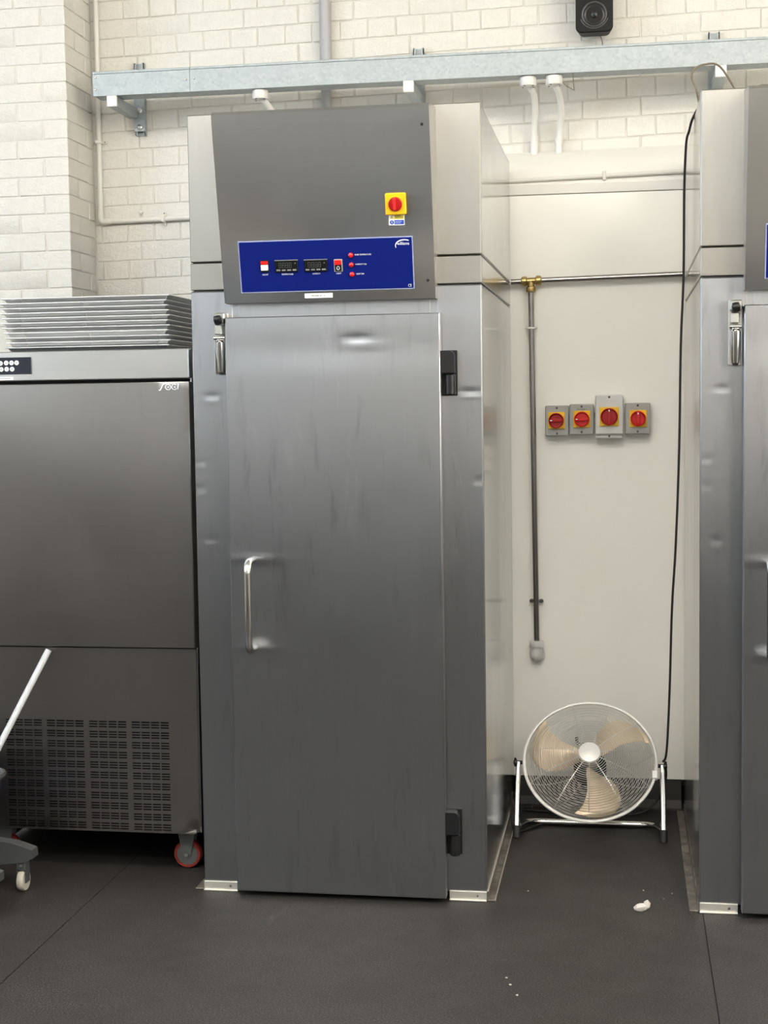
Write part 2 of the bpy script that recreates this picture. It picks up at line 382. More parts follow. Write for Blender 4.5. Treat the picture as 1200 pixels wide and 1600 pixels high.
# pilaster
PX, PY = -0.837, 1.17
pil = struct('wall_pilaster', B().box(-1.60, PX - 0.0038, PY + 0.0038, BW + 0.01, 0, HC), M['mortar'])
for k in range(-10, 10):
    z = 2.592 + 0.0728 * k + 0.0364; h = 0.0685; t = 0.006
    def pb(x0, x1, y0, y1):
        brick(pil, x0, x1, y0, z + t * ((x0 + x1) / 2 + .98), h, y1 - y0, tilt=-t)
    if z > 3.30 or z < 1.85: continue
    if k % 2 == 0:
        pb(PX - 0.097, PX, PY, PY + 0.210); pb(PX - 0.05, PX, PY + 0.218, BW - 0.001); pb(PX - 0.322, PX - 0.105, PY, PY + 0.05); pb(PX - 0.547, PX - 0.330, PY, PY + 0.05)
    else:
        pb(PX - 0.205, PX, PY, PY + 0.100); pb(PX - 0.05, PX, PY + 0.108, BW - 0.001); pb(PX - 0.430, PX - 0.213, PY, PY + 0.05); pb(PX - 0.655, PX - 0.438, PY, PY + 0.05)

# clad lower wall in the passage, its sloping sill, trim and coving
PW = 1.12
struct('wall_cladding', B().box(0.30, 2.9, PW, BW + 0.005, 0.11, 2.298), M['cladding'], 'cream clad lower wall between the two tall cabinets')
struct('trim_2', B().box(0.30, 2.9, PW - 0.004, PW + 0.05, 2.300, 2.337, 0.002), M['trim'], 'pale capping strip along the top of the cladding')
struct('trim_3', B().prism([(PW + 0.004, 2.30), (PW + 0.004, 2.336), (PW + 0.06, 2.395), (BW, 2.505), (BW + 0.01, 2.30)], lambda y, z: (0.30, y, z), lambda y, z: (2.9, y, z + 0.022)), M['render'], 'sloping rendered sill above the cladding')
struct('baseboard_back', B().prism([(PW + 0.006, 0.112), (PW + 0.004, 0.03), (PW - 0.02, 0.004), (PW - 0.04, 0.0005), (PW + 0.1, 0.0005), (PW + 0.1, 0.112)], lambda y, z: (0.92, y, z), lambda y, z: (1.53, y, z)), M['coving'], 'dark coved skirting under the cream cladding')

# unseen work bench, added so the steel reflects a dark band
t = thing('added_bench', 'long dark-fronted work bench added unseen behind the camera for the steel to reflect', 'bench', (0.5, -6.3, 0))
obj('bench_top', B().box(-3.2, 4.0, -6.70, -5.85, 0.86, 0.90, 0.003), M['dado'], t)
for i in range(6): obj('bench_front', B().box(-3.15 + i * 1.19, -3.15 + i * 1.19 + 1.17, -6.65, -5.92, 0.08, 0.858, 0.004), M['dado'], t)
obj('plinth', B().box(-3.1, 3.9, -6.6, -6.0, 0.0, 0.08), M['dark'], t)

# unseen ceiling lights, added above the frame to light the wall
for ly, row in ((-3.0, 'nearer'), (-5.6, 'farther from')):
    for lx, side in ((-2.0, 'left'), (0.9, 'middle'), (3.8, 'right')):
        t = thing('added_ceiling_light', 'added unseen ceiling light, %s one of the row %s the brick wall' % (side, row), 'light', (lx, ly, HC - 0.55), 'added ceiling lights overhead')
        obj('housing', B().box(lx - 0.80, lx + 0.80, ly - 0.13, ly + 0.13, HC - 0.50, HC - 0.44, 0.01), M['frame'], t)
        obj('diffuser', B().box(lx - 0.78, lx + 0.78, ly - 0.11, ly + 0.11, HC - 0.52, HC - 0.501, 0.004), M['lamp'], t, 'lit diffuser of an added ceiling light')
        obj('diffuser', B().box(lx - 0.78, lx + 0.78, ly - 0.11, ly + 0.11, HC - 0.439, HC - 0.42, 0.004), M['lamp_up'], t, 'lit diffuser of an added ceiling light')
        for sx in (-0.6, 0.6): obj('hanger', B().cyl((lx + sx, ly, HC - 0.43), (lx + sx, ly, HC), 0.006, n=8), M['frame'], t)

# ------------------------------------------------------------------ tall proving cabinet
W, D, H, ZA, ZB = 0.9, 1.118, 2.424, 1.8904, 1.9752
def dented_sheet(x0, x1, z0, z1, yf, yb, nx, nz, fn):
    """door leaf: a front grid pushed about by fn(x, z), with folded edges"""
    b = B(); e = 0.0025; vs = []; fs = []
    xs = [x0 + e + (x1 - x0 - 2 * e) * i / nx for i in range(nx + 1)]; zs = [z0 + e + (z1 - z0 - 2 * e) * j / nz for j in range(nz + 1)]
    for z in zs:
        for x in xs: vs.append((x, yf + fn(x, z), z))
    for j in range(nz):
        for i in range(nx): a = j * (nx + 1) + i; fs.append((a, a + 1, a + nx + 2, a + nx + 1))
    rim = [i for i in range(nx + 1)] + [j * (nx + 1) + nx for j in range(1, nz + 1)] + [nz * (nx + 1) + i for i in range(nx - 1, -1, -1)] + [j * (nx + 1) for j in range(nz - 1, 0, -1)]
    def outer(i, y):
        x, _, z = vs[i]
        return (x0 if x <= x0 + e + 1e-6 else x1 if x >= x1 - e - 1e-6 else x, y, z0 if z <= z0 + e + 1e-6 else z1 if z >= z1 - e - 1e-6 else z)
    n = len(vs); m = len(rim)
    vs += [outer(i, yf + e) for i in rim]; vs += [outer(i, yb) for i in rim]
    for k in range(m):
        k2 = (k + 1) % m
        fs.append((rim[k], rim[k2], n + k2, n + k)); fs.append((n + k, n + k2, n + m + k2, n + m + k))
    fs.append(tuple(n + m + k for k in range(m)))
    return b.add(vs, fs)
def gauss(x, z, cx, cz, sx, sz): return math.exp(-((x - cx) / sx) ** 2 - ((z - cz) / sz) ** 2)
def door_wave(x, z):
    y = 0.0010 * math.sin(3.1 * x + 1.3) * math.sin(2.3 * z + 0.4) + 0.0005 * math.sin(9 * x + 2 * z) * math.sin(7 * z)
    y += 0.0026 * gauss(x, z, 0.53, 1.733, 0.040, 0.009) - 0.0012 * gauss(x, z, 0.55, 1.712, 0.06, 0.010)
    y += 0.0016 * gauss(x, z, 0.45, 1.70, 0.40, 0.05) - 0.0012 * gauss(x, z, 0.2, 1.065, 0.08, 0.012) - 0.0014 * gauss(x, z, 0.2, 0.785, 0.08, 0.014)
    return y

HB = Vector((0, -0.05, 1.848)); HT = Vector((0, -0.11, 0.54)).normalized(); HN = Vector((0, -0.54, -0.11)).normalized()
def hood(q):  # local (x, s, o): along the face, up the face, out of the face
    return Vector((q[0], 0, 0)) + HB + HT * q[1] + HN * q[2]
def hood_text(s, x, t, size, width, o=0.0006):
    b = text_b(s, size, width); b.v = [Vector((q.x + x, q.y + t, q.z + o)) for q in b.v]; return b.map(hood)

cab = thing('proving_cabinet', 'tall stainless steel proving cabinet with blue control panel, left of the fan passage', 'cabinet', (0, 0, 0), 'tall proving cabinets')
g = 0.0015
obj('carcass', B().box(0.006, W - 0.006, 0.012, D - 0.004, 0.002, H - 0.004), M['dark'], cab)
obj('lower_casing', B().box(0, W, 0, D, 0.026, ZA - g, 0.003, 2), M['steel'], cab)
obj('middle_casing', B().box(0, W, 0, D, ZA + g, ZB - g, 0.002, 2), M['steel_light'], cab)
obj('upper_casing', B().box(0, W, 0, D, ZB + g, H, 0.003, 2), M['steel_light'], cab)
obj('side_panel', B().box(W - 0.001, W + 0.0015, 0.012, D - 0.006, 0.035, ZA - 0.008, 0.0008), M['steel_side'], cab)
obj('side_panel', B().box(W - 0.001, W + 0.0015, 0.012, D - 0.006, ZA + 0.006, ZB - 0.006, 0.0008), M['steel_side'], cab)
obj('side_panel', B().box(W - 0.001, W + 0.0015, 0.012, D - 0.006, ZB + 0.006, H - 0.008, 0.0008), M['steel_side'], cab)
obj('side_panel', B().box(-0.0015, 0.001, 0.012, D - 0.006, 0.035, ZA - 0.008, 0.0008), M['steel_side'], cab)
obj('side_panel', B().box(-0.0015, 0.001, 0.012, D - 0.006, ZA + 0.006, ZB - 0.006, 0.0008), M['steel_side'], cab)
obj('side_panel', B().box(-0.0015, 0.001, 0.012, D - 0.006, ZB + 0.006, H - 0.008, 0.0008), M['steel_side'], cab)
def column_dents(x, z):
    y = 0.0006 * math.sin(6 * x + 2.1 * z) * math.sin(3.3 * z + 1)
    for cx, cz, sx, sz, d in ((0.864, 1.567, 0.030, 0.007, 0.0035), (0.885, 1.30, 0.012, 0.012, 0.0015), (0.060, 1.565, 0.022, 0.008, 0.0022), (0.045, 1.12, 0.012, 0.010, 0.0015), (0.02, 1.36, 0.010, 0.008, 0.0014), (0.018, 1.28, 0.008, 0.010, 0.0012)):
        y += 0.6 * d * gauss(x, z, cx, cz, sx, sz) - 0.25 * d * gauss(x, z, cx, cz - 1.8 * sz, sx, sz)
    return y
for a, c in ((0.0008, 0.132), (0.766, W - 0.0008)):
    obj('front_panel', dented_sheet(a, c, 0.031, ZA - 0.004, -0.0018, 0.004, 16, 220, column_dents), M['steel'], cab, sharp=25)
obj('lintel', B().box(0.150, 0.745, -0.002, 0.01, 1.803, ZA - 0.012, 0.001), M['steel'], cab)
for a, c in ((0.0, 0.112), (0.785, W)):
    k = obj('kick_strip', B().box(a, c, -0.005, 0.02, 0.004, 0.030, 0.001).box(a, c, -0.012, 0.01, 0.0005, 0.005, 0.001), M['alu_strip'], cab, 'pale aluminium strip at the foot')
    for sx in ((a + c) / 2 + 0.03,): obj('screw', B().lathe([(0.004, 0), (0.003, 0.002)], (sx, -0.005, 0.017), (0, -1, 0), 10), M['dark_steel'], k)
obj('floor_angle', B().box(W + 0.001, W + 0.005, 0.0, D - 0.03, 0.001, 0.032, 0.001).box(W + 0.001, W + 0.026, 0.0, D - 0.03, 0.0005, 0.004, 0.001), M['grimy'], cab, 'grimy metal angle along the foot of the side')
obj('angle_edge', B().box(W + 0.024, W + 0.027, 0.0, D - 0.03, 0.0005, 0.006, 0.0008).box(W + 0.001, W + 0.0055, 0.0, D - 0.03, 0.029, 0.033, 0.0008), M['alu_strip'], cab)
obj('floor_angle', B().box(-0.005, -0.001, 0.0, D - 0.03, 0.001, 0.032, 0.001).box(-0.030, -0.001, 0.0, D - 0.03, 0.0005, 0.005, 0.001), M['grimy'], cab, 'grimy metal angle along the foot of the side')
# door with its hardware
door = obj('door', dented_sheet(0.120, 0.779, 0.018, 1.803, -0.05, -0.006, 66, 180, door_wave), M['steel'], cab, 'dented and streaked steel door', sharp=25)
obj('door_gasket', B().box(0.13, 0.77, -0.006, 0.002, 0.03, 1.79), M['dark'], door)
hp = round_path([(0.192, -0.046, 1.060), (0.192, -0.118, 1.060), (0.192, -0.118, 0.786), (0.192, -0.046, 0.786)], 0.034, 8)
obj('handle', B().tube(hp, 0.0115, 16), M['chrome'], door, 'polished D-shaped pull handle')
def hinge(zt, zb):
    h = obj('hinge', B().box(0.775, 0.826, -0.008, 0.001, zb, zt, 0.002), M['black'], cab, 'black plastic hinge')
    zm = zt - (zt - zb) * 0.50
    poly = [(0.776, zm)] + [(0.776, zt - 0.002)] + [(0.805 + q[0], zt - 0.018 + q[1]) for q in arc((0, 0), 0.016, 90, 0, 6)] + [(0.821, zm)]
    obj('hinge_cap', B().prism(poly, lambda x, z: (x, -0.046, z), lambda x, z: (x, -0.006, z)), M['black'], h)
    obj('hinge_knuckle', B().lathe([(0.014, 0), (0.0165, 0.003), (0.0165, zm - zb - 0.008), (0.014, zm - zb - 0.005)], (0.806, -0.024, zb + 0.002), (0, 0, 1), 20), M['black'], h)
hinge(1.692, 1.556); hinge(0.289, 0.147)
lt = obj('latch', B().box(0.078, 0.118, -0.006, 0.001, 1.632, 1.820, 0.001), M['satin'], cab, 'chrome lever latch')
obj('latch_plate', B().box(0.082, 0.116, -0.040, -0.006, 1.788, 1.819, 0.004, 2), M['satin'], lt)
obj('latch_roller', B().lathe([(0.006, -0.012), (0.0135, -0.009), (0.015, 0), (0.0135, 0.009), (0.006, 0.012)], (0.097, -0.048, 1.797), (1, 0, 0.15), 18), M['black'], lt)
obj('latch_arm', B().box(0.084, 0.108, -0.042, -0.006, 1.752, 1.783, 0.003, 2), M['satin'], lt)
obj('latch_pin', B().cyl((0.080, -0.034, 1.742), (0.114, -0.034, 1.742), 0.006, n=14), M['chrome'], lt)
obj('latch_lever', B().tube([(0.098, -0.024, 1.734), (0.098, -0.030, 1.728), (0.098, -0.028, 1.69), (0.098, -0.024, 1.640), (0.098, -0.018, 1.636)], [0.010, 0.014, 0.0135, 0.011, 0.008], 18), M['chrome'], lt)
for x in (0.080, 0.114): obj('latch_rail', B().box(x - 0.0012, x + 0.0012, -0.026, -0.004, 1.634, 1.735, 0.0005), M['satin'], lt)
obj('latch_keeper', B().box(0.1185, 0.1225, -0.046, -0.010, 1.770, 1.800, 0.001), M['black'], lt)
# leaning control hood
hx0, hx1 = 0.121, 0.768
hd = obj('control_hood', B().prism([(0.001, 1.846), (-0.050, 1.846), (-0.160, 2.388), (-0.150, 2.398), (0.001, 2.416)], lambda y, z: (hx0, y, z), lambda y, z: (hx1, y, z)), M['steel_hood'], cab, 'control hood leaning forward at the top', sharp=20)
for x, t in ((0.746, 0.4994), (0.7466, 0.051)): obj('hole', B().lathe([(0.0045, -0.0005), (0.0045, 0.0008)], (x, t, 0), (0, 0, 1), 14).map(hood), M['dark'], hd)
pl = obj('control_panel', B().box(0.1755, 0.7065, 0.0275, 0.1825, 0.0, 0.002, 0.0006).map(hood), M['bluetrim'], hd)
pl = obj('control_face', B().box(0.1785, 0.7035, 0.0305, 0.1795, 0.0015, 0.003, 0.0003).map(hood), M['blue'], hd, 'blue control panel face')
def on_panel(name, b, mt): return obj(name, b.map(hood), mt, hd)
z0 = 0.003
# on/off switch, two displays, light switch
on_panel('switch_bezel', B().box(0.2415, 0.2675, 0.0895, 0.1245, z0, z0 + 0.004, 0.001), M['black'])
on_panel('switch_rocker', B().box(0.2435, 0.2655, 0.112, 0.1225, z0 + 0.004, z0 + 0.009, 0.001), M['red'])
on_panel('switch_rocker', B().box(0.2435, 0.2655, 0.0945, 0.112, z0 + 0.004, z0 + 0.007, 0.001), M['paper'])
SEG = {'8': 'abcdefg', '0': 'abcdef', '2': 'abged'}
def display(x0, x1, s0, s1):
    on_panel('display', B().box(x0, x1, s0, s1, z0, z0 + 0.006, 0.0012), M['glass'])
    q = B()
    for i in range(4):
        cx = x0 + 0.012 + i * 0.0105; b0 = s0 + 0.0135; hh = 0.0072; ww = 0.0062; tt = 0.0009
        q.box(cx, cx + tt, b0, b0 + hh, z0 + .006, z0 + .0064); q.box(cx + ww, cx + ww + tt, b0, b0 + hh, z0 + .006, z0 + .0064)
        q.box(cx, cx + tt, b0 + hh, b0 + 2 * hh, z0 + .006, z0 + .0064); q.box(cx + ww, cx + ww + tt, b0 + hh, b0 + 2 * hh, z0 + .006, z0 + .0064)
        for jj in (0, hh, 2 * hh): q.box(cx, cx + ww + tt, b0 + jj - tt / 2, b0 + jj + tt / 2, z0 + .006, z0 + .0064)
    q.box(x0 + 0.060, x0 + 0.064, s0 + 0.024, s0 + 0.028, z0 + .006, z0 + .0064)
    on_panel('display_digits', q, M['segment'])
    for i in range(4):
        k0 = x0 + 0.004 + i * 0.0165; on_panel('display_key', B().box(k0, k0 + 0.012, s0 + 0.004, s0 + 0.0085, z0 + .006, z0 + .0072, 0.0005), M['key'])
    on_panel('display_bezel', B().box(x0 - 0.0005, x1 + 0.0005, s1 - 0.001, s1 + 0.0012, z0, z0 + 0.0065, 0.0004), M['key'])
display(0.287, 0.3565, 0.0878, 0.1230); display(0.3765, 0.4465, 0.0870, 0.1222)
on_panel('switch_bezel', B().box(0.467, 0.4925, 0.0848, 0.1215, z0, z0 + 0.004, 0.001), M['boxgrey'])
on_panel('switch_rocker', B().box(0.4695, 0.490, 0.105, 0.1195, z0 + 0.003, z0 + 0.010, 0.001), M['red'])
on_panel('switch_rocker', B().box(0.4695, 0.490, 0.087, 0.105, z0 + 0.003, z0 + 0.006, 0.001), M['black'])
q = B(); q.tube([(0.4797 + 0.004 * math.cos(t * math.pi / 8), 0.096 + 0.005 * math.sin(t * math.pi / 8), z0 + 0.0062) for t in range(16)], 0.0008, 6, closed=True)
on_panel('switch_mark', q, M['print'])
for x, t in ((0.5191, 0.1321), (0.5195, 0.1037), (0.5200, 0.0753)):
    on_panel('indicator_lamp', B().lathe([(0.0075, 0), (0.0075, 0.003), (0.0062, 0.007), (0.003, 0.009), (0, 0.0095)], (x, t, z0), (0, 0, 1), 18), M['red'])
for s, x, t, wd in (('ON/OFF', 0.2545, 0.0815, 0.018), ('TEMPERATURE', 0.3225, 0.0810, 0.036), ('HUMIDITY', 0.4119, 0.0802, 0.024), ('LIGHT', 0.4800, 0.0792, 0.015),
                    ('OVER TEMPERATURE', 0.5555, 0.1327, 0.0500), ('HUMIDITY ON', 0.5480, 0.1045, 0.0330), ('HEAT ON', 0.5445, 0.0760, 0.0230), ('CE', 0.6930, 0.0375, 0.0100)):
    obj('lettering', hood_text(s, x, t, 0.0062 if s != 'CE' else 0.012, wd, z0 + 0.0006), M['print'], hd)
obj('logo_lettering', hood_text('williams', 0.6775, 0.1615, 0.0125, 0.036, z0 + 0.0006), M['print'], hd)
q = B(); pts = [(0.681 + 0.0265 * math.cos(math.radians(a)), 0.1555 + 0.017 * math.sin(math.radians(a))) for a in range(200, 50, -10)]
add_ribbon(q, pts, [0.0012 + 0.0022 * math.sin(math.pi * (0.15 + 0.8 * (1 - i / (len(pts) - 1)))) for i in range(len(pts))], lambda x, y: (x, y, z0 + 0.0002), lambda x, y: (x, y, z0 + 0.0008))
on_panel('logo_arc', q, M['print'])
on_panel('name_sticker', B().box(0.371, 0.4567, 0.0075, 0.0215, 0.0, 0.0008), M['paper'])
obj('lettering', hood_text('PROVER No', 0.408, 0.0145, 0.0070, 0.032, 0.0012), M['printdark'], hd)
obj('lettering', hood_text('4', 0.4315, 0.0145, 0.0078, None, 0.0012), M['printdark'], hd)
# isolator on the hood and the warning sticker below it
on_panel('isolator_plate', B().box(0.6305, 0.6920, 0.2455, 0.3085, 0.0, 0.014, 0.003, 2), M['yellow'])
on_panel('isolator_knob', B().lathe([(0.0205, 0), (0.0205, 0.006), (0.0185, 0.009), (0.006, 0.010)], (0.661, 0.277, 0.014), (0, 0, 1), 28), M['darkred'])
on_panel('isolator_grip', B().box(0.6555, 0.6645, 0.2595, 0.2955, 0.022, 0.036, 0.003, 2), M['red'])
q = B().box(0.637, 0.6635 - 0.014, 0.2445, 0.245, 0, 0)  # (no area) start of sticker mesh
on_panel('warning_sticker', B().box(0.6375, 0.6840, 0.2155, 0.2450, 0.0, 0.0008), M['paper'])
on_panel('sticker_yellow_field', B().box(0.6540, 0.6825, 0.2325, 0.2440, 0.0008, 0.0012), M['signyellow'])
on_panel('sticker_blue_field', B().box(0.6540, 0.6825, 0.2175, 0.2300, 0.0008, 0.0012), M['signblue'])
on_panel('sticker_blue_disc', B().lathe([(0.0062, 0.0008), (0.0062, 0.0012)], (0.6465, 0.2237, 0), (0, 0, 1), 20), M['signblue'])
on_panel('sticker_triangle', B().prism([(0.6405, 0.2335), (0.6525, 0.2335), (0.6465, 0.2440)], lambda x, y: (x, y, 0.0008), lambda x, y: (x, y, 0.0012)), M['signyellow'])
on_panel('sticker_print', B().box(0.6458, 0.6472, 0.2365, 0.2410, 0.0012, 0.0015).box(0.6555, 0.676, 0.2400, 0.2412, 0.0012, 0.0015).box(0.6555, 0.680, 0.2362, 0.2374, 0.0012, 0.0015), M['printdark'])
on_panel('sticker_print', B().box(0.6458, 0.6472, 0.2205, 0.2270, 0.0012, 0.0015).box(0.6555, 0.676, 0.2255, 0.2264, 0.0012, 0.0015).box(0.6555, 0.672, 0.2212, 0.2221, 0.0012, 0.0015), M['print'])
# the second cabinet of the same kind, across the passage
cab2 = copy_tree(cab); cab2.location = (1.541, -0.020, 0)
cab2['label'] = 'tall stainless steel proving cabinet cut off by the right edge, right of the fan passage'

# ------------------------------------------------------------------ blast chiller with trays on top
CX0, CX1, CY0 = -0.846, -0.037, 0.08
ch = thing('blast_chiller', 'wide stainless steel blast chiller with a vented lower panel, on castors at the left', 'chiller', (CX0 + 0.4, 0.5, 0))
obj('body', B().box(CX0 + 0.004, CX1 - 0.004, CY0 + 0.055, 0.96, 0.150, 1.712, 0.004), M['dark'], ch)
obj('side_panel', B().box(CX1 - 0.006, CX1 - 0.001, CY0 + 0.03, 0.96, 0.150, 1.714, 0.001), M['steel_side'], ch)
obj('top_panel', B().box(CX0, CX1, CY0 + 0.02, 0.96, 1.712, 1.718, 0.001), M['steel_light'], ch)
obj('light_blocker', B().box(CX0, CX0 + 0.004, CY0 + 0.06, 0.96, 0.012, 0.16).box(CX0, CX1 - 0.004, 0.955, 0.96, 0.012, 0.16), M['dark'], ch)  # unseen skirts added to keep light out from under the chiller
hdz = obj('header_panel', B().box(CX0, CX1, CY0, CY0 + 0.055, 1.624, 1.718, 0.003, 2), M['steel_header'], ch)
obj('control_window', B().box(CX0 + 0.03, -0.560, CY0 - 0.003, CY0 + 0.002, 1.6455, 1.7000, 0.001), M['panelblack'], hdz)
for (x, z) in ((-0.664, 1.6815), (-0.6445, 1.6825), (-0.6265, 1.6825), (-0.6090, 1.6825), (-0.662, 1.6620), (-0.6435, 1.6625), (-0.6250, 1.6625)):
    bt = obj('button', B().lathe([(0.0076, 0), (0.0076, 0.0012), (0.007, 0.002)], (x, CY0 - 0.003, z), (0, -1, 0), 18), M['button'], hdz)
    obj('button_mark', B().ring((x, CY0 - 0.0052, z), (1, 0, 0), (0, 0, 1), 0.0028, 0.0006, 12, 4), M['printdark'], bt)
obj('sticker', B().box(-0.72, -0.6235, CY0 - 0.0008, CY0 + 0.001, 1.6275, 1.6375), M['paper'], hdz)
obj('sticker_print', B().box(-0.70, -0.633, CY0 - 0.0012, CY0, 1.6315, 1.6335), M['key'], hdz)
cd = obj('door', dented_sheet(CX0, CX1 + 0.001, 0.762, 1.613, CY0 - 0.008, CY0 + 0.05, 40, 42, lambda x, z: 0.0016 * math.sin(4 * x + 1) * math.sin(5 * z) - 0.0006 * math.sin(11 * z + 3 * x)), M['steel_chiller'], ch, 'plain steel chiller door', sharp=25)
# maker's mark: slanted stroke, ringed dot, hooked ring, tapered stroke
q = B(); yy = CY0 - 0.009; f0 = lambda x, z: (x, yy + 0.0015, z); f1 = lambda x, z: (x, yy - 0.0012, z)
add_ribbon(q, [(p[0], p[1]) for p in spline([(-0.1340, 1.5870, 0), (-0.1285, 1.5885, 0), (-0.1240, 1.5965, 0), (-0.1195, 1.6045, 0), (-0.1140, 1.6060, 0)], 4)], 0.0030, f0, f1)
add_ribbon(q, arc((-0.1030, 1.5965), 0.0084, -80, 275, 24), 0.0022, f0, f1)
q.lathe([(0.0024, -0.0015), (0.0024, 0.0012)], (-0.1030, yy, 1.5965), (0, -1, 0), 12)
add_ribbon(q, arc((-0.0825, 1.5970), 0.0084, 50, 335, 20), 0.0022, f0, f1)
q.lathe([(0.0024, -0.0015), (0.0024, 0.0012)], (-0.0815, yy, 1.5965), (0, -1, 0), 12)
add_ribbon(q, [(-0.0690, 1.6070), (-0.0702, 1.599), (-0.0712, 1.5885)], [0.0040, 0.0032, 0.0014], f0, f1)
obj('maker_mark', q, M['print'], cd)
# lower panel with open slots
xs = set([CX0, CX1 - 0.005]); zs = set([0.150, 0.755]); slots = []
gx = [(-0.698, -0.572), (-0.555, -0.428), (-0.409, -0.282), (-0.264, -0.138)]
yl = CY0 + 0.02; rows = []
for r in range(11):
    zt = 0.515 - r * 0.0338
    for k in range(3): rows.append((zt - k * 0.0085 - 0.0046, zt - k * 0.0085))
cols = []
for a, c in gx:
    sw = (c - a - 3 * 0.004) / 4
    for i in range(4): cols.append((a + i * (sw + 0.004), a + i * (sw + 0.004) + sw))
for a, c in rows: zs |= {a, c}
for a, c in cols: xs |= {a, c}
for i in range(9): xs.add(CX1 - 0.012 - 0.009 * i); zs.add(0.5 + 0.03 * i if i else 0.53)
xs = sorted(xs); zs = sorted(zs); q = B(); idx = {}; vs = []; fs = []
def corner_dent(x, z):
    return 0.016 * gauss(x, z, CX1 - 0.005, 0.150, 0.05, 0.028) - 0.006 * gauss(x, z, CX1 - 0.055, 0.158, 0.03, 0.02) + 0.001 * math.sin(8 * x) * math.sin(7 * z)
for j, z in enumerate(zs):
    for i, x in enumerate(xs): idx[i, j] = len(vs); vs.append((x, yl + corner_dent(x, z), z))
colset = set((round(a, 6), round(c, 6)) for a, c in cols); rowset = set((round(a, 6), round(c, 6)) for a, c in rows)
for j in range(len(zs) - 1):
    hr = (round(zs[j], 6), round(zs[j + 1], 6)) in rowset
    for i in range(len(xs) - 1):
        c4 = (idx[i, j], idx[i + 1, j], idx[i + 1, j + 1], idx[i, j + 1])
        if hr and (round(xs[i], 6), round(xs[i + 1], 6)) in colset:
            n = len(vs); vs += [(vs[t][0], vs[t][1] + 0.004, vs[t][2] - 0.0012) for t in c4]
            for t in range(4): fs.append((c4[t], c4[(t + 1) % 4], n + (t + 1) % 4, n + t))
        else: fs.append(c4)
q.add(vs, fs)
q.box(CX1 - 0.007, CX1 - 0.005, yl, yl + 0.04, 0.17, 0.755).box(CX0, CX1 - 0.02, yl, yl + 0.035, 0.1475, 0.150)
obj('vent_panel', q, M['steel_chiller'], ch, 'lower steel panel pierced with vent slots', sharp=25)
# castors
def castor(x, y):
    f = obj('castor', B().box(x - 0.045, x + 0.045, y - 0.045, y + 0.045, 0.128, 0.150, 0.002).prism([(x - 0.030, 0.129), (x + 0.030, 0.129), (x + 0.014, 0.045), (x - 0.014, 0.045)], lambda a, z: (a, y - 0.020, z), lambda a, z: (a, y - 0.016, z)).prism([(x - 0.030, 0.129), (x + 0.030, 0.129), (x + 0.014, 0.045), (x - 0.014, 0.045)], lambda a, z: (a, y + 0.016, z), lambda a, z: (a, y + 0.020, z)), M['caster_grey'], ch)
    obj('tyre', B().lathe([(0.036, -0.014), (0.0440, -0.014), (0.0475, -0.008), (0.0475, 0.008), (0.0440, 0.014), (0.036, 0.014), (0.036, -0.014)], (x, y, 0.0478), (0, 1, 0), 32, cap=False), M['caster_red'], f)
    obj('wheel', B().lathe([(0.0, -0.0125), (0.020, -0.0135), (0.0365, -0.0125), (0.0365, 0.0125), (0.020, 0.0135), (0.0, 0.0125)], (x, y, 0.0478), (0, 1, 0), 28), M['caster_grey'], f)
    obj('axle_bolt', B().cyl((x, y - 0.026, 0.0478), (x, y + 0.026, 0.0478), 0.007, n=10), M['satin'], f)
for x, y in ((-0.118, 0.215), (CX0 + 0.09, 0.215), (-0.118, 0.87), (CX0 + 0.09, 0.87)): castor(x, y)

# stack of trays
def tray_mesh(x0, x1, y0, y1, z, h=0.0135, fl=0.010, lip=0.005):
    b = B(); lv = [(0, z + h), (lip, z + h), (lip + fl, z)]; t = 0.0012; vs = []; fs = []
    def rect(i, zz): return [(x0 + i, y0 + i, zz), (x1 - i, y0 + i, zz), (x1 - i, y1 - i, zz), (x0 + i, y1 - i, zz)]
    for s in (0, 1):
        for (i, zz) in lv: vs += rect(i, zz + (t if s else 0))
    for s in (0, 1):
        o = s * 12
        for L in range(2):
            for k in range(4): fs.append((o + L * 4 + k, o + L * 4 + (k + 1) % 4, o + L * 4 + 4 + (k + 1) % 4, o + L * 4 + 4 + k))
        fs.append((o + 8, o + 9, o + 10, o + 11))
    for k in range(4): fs.append((k, (k + 1) % 4, 12 + (k + 1) % 4, 12 + k))
    return b.add(vs, fs)
ords = ['bottom', 'second from bottom', 'third from bottom', 'fourth from bottom', 'fifth from bottom', 'middle', 'fifth from top', 'fourth from top', 'third from top', 'second from top', 'topmost']
TP = 0.0158
for i in range(11):
    jx = random.uniform(-0.006, 0.006); jy = random.uniform(-0.006, 0.006)
    if i == 5: jx -= 0.004
    x0, x1, y0, y1, z = -0.676 + jx + (0.014 if i < 4 else 0) , -0.112 + jx, 0.115 + jy, 0.535 + jy, 1.7185 + i * TP
    tr = thing('baking_tray', 'shallow aluminium baking tray on the chiller, %s of the stack' % ords[i], 'tray', ((x0 + x1) / 2, (y0 + y1) / 2, z), 'baking trays stacked on the chiller')
    obj('pan', tray_mesh(x0, x1, y0, y1, z), M['aluminium'], tr, sharp=20)
    obj('rim_wire', B().tube([(x0, y0, z + 0.0135), (x1, y0, z + 0.0135), (x1, y1, z + 0.0135), (x0, y1, z + 0.0135)], 0.0021, 6, closed=True), M['aluminium'], tr)
    for rx in (0.065, 0.285, 0.505):
        obj('rib', B().tube([(x0 + rx, y0 + 0.004, z + 0.0125), (x0 + rx + 0.002, y0 + 0.014, z + 0.0005)], 0.0016, 6), M['aluminium'], tr)

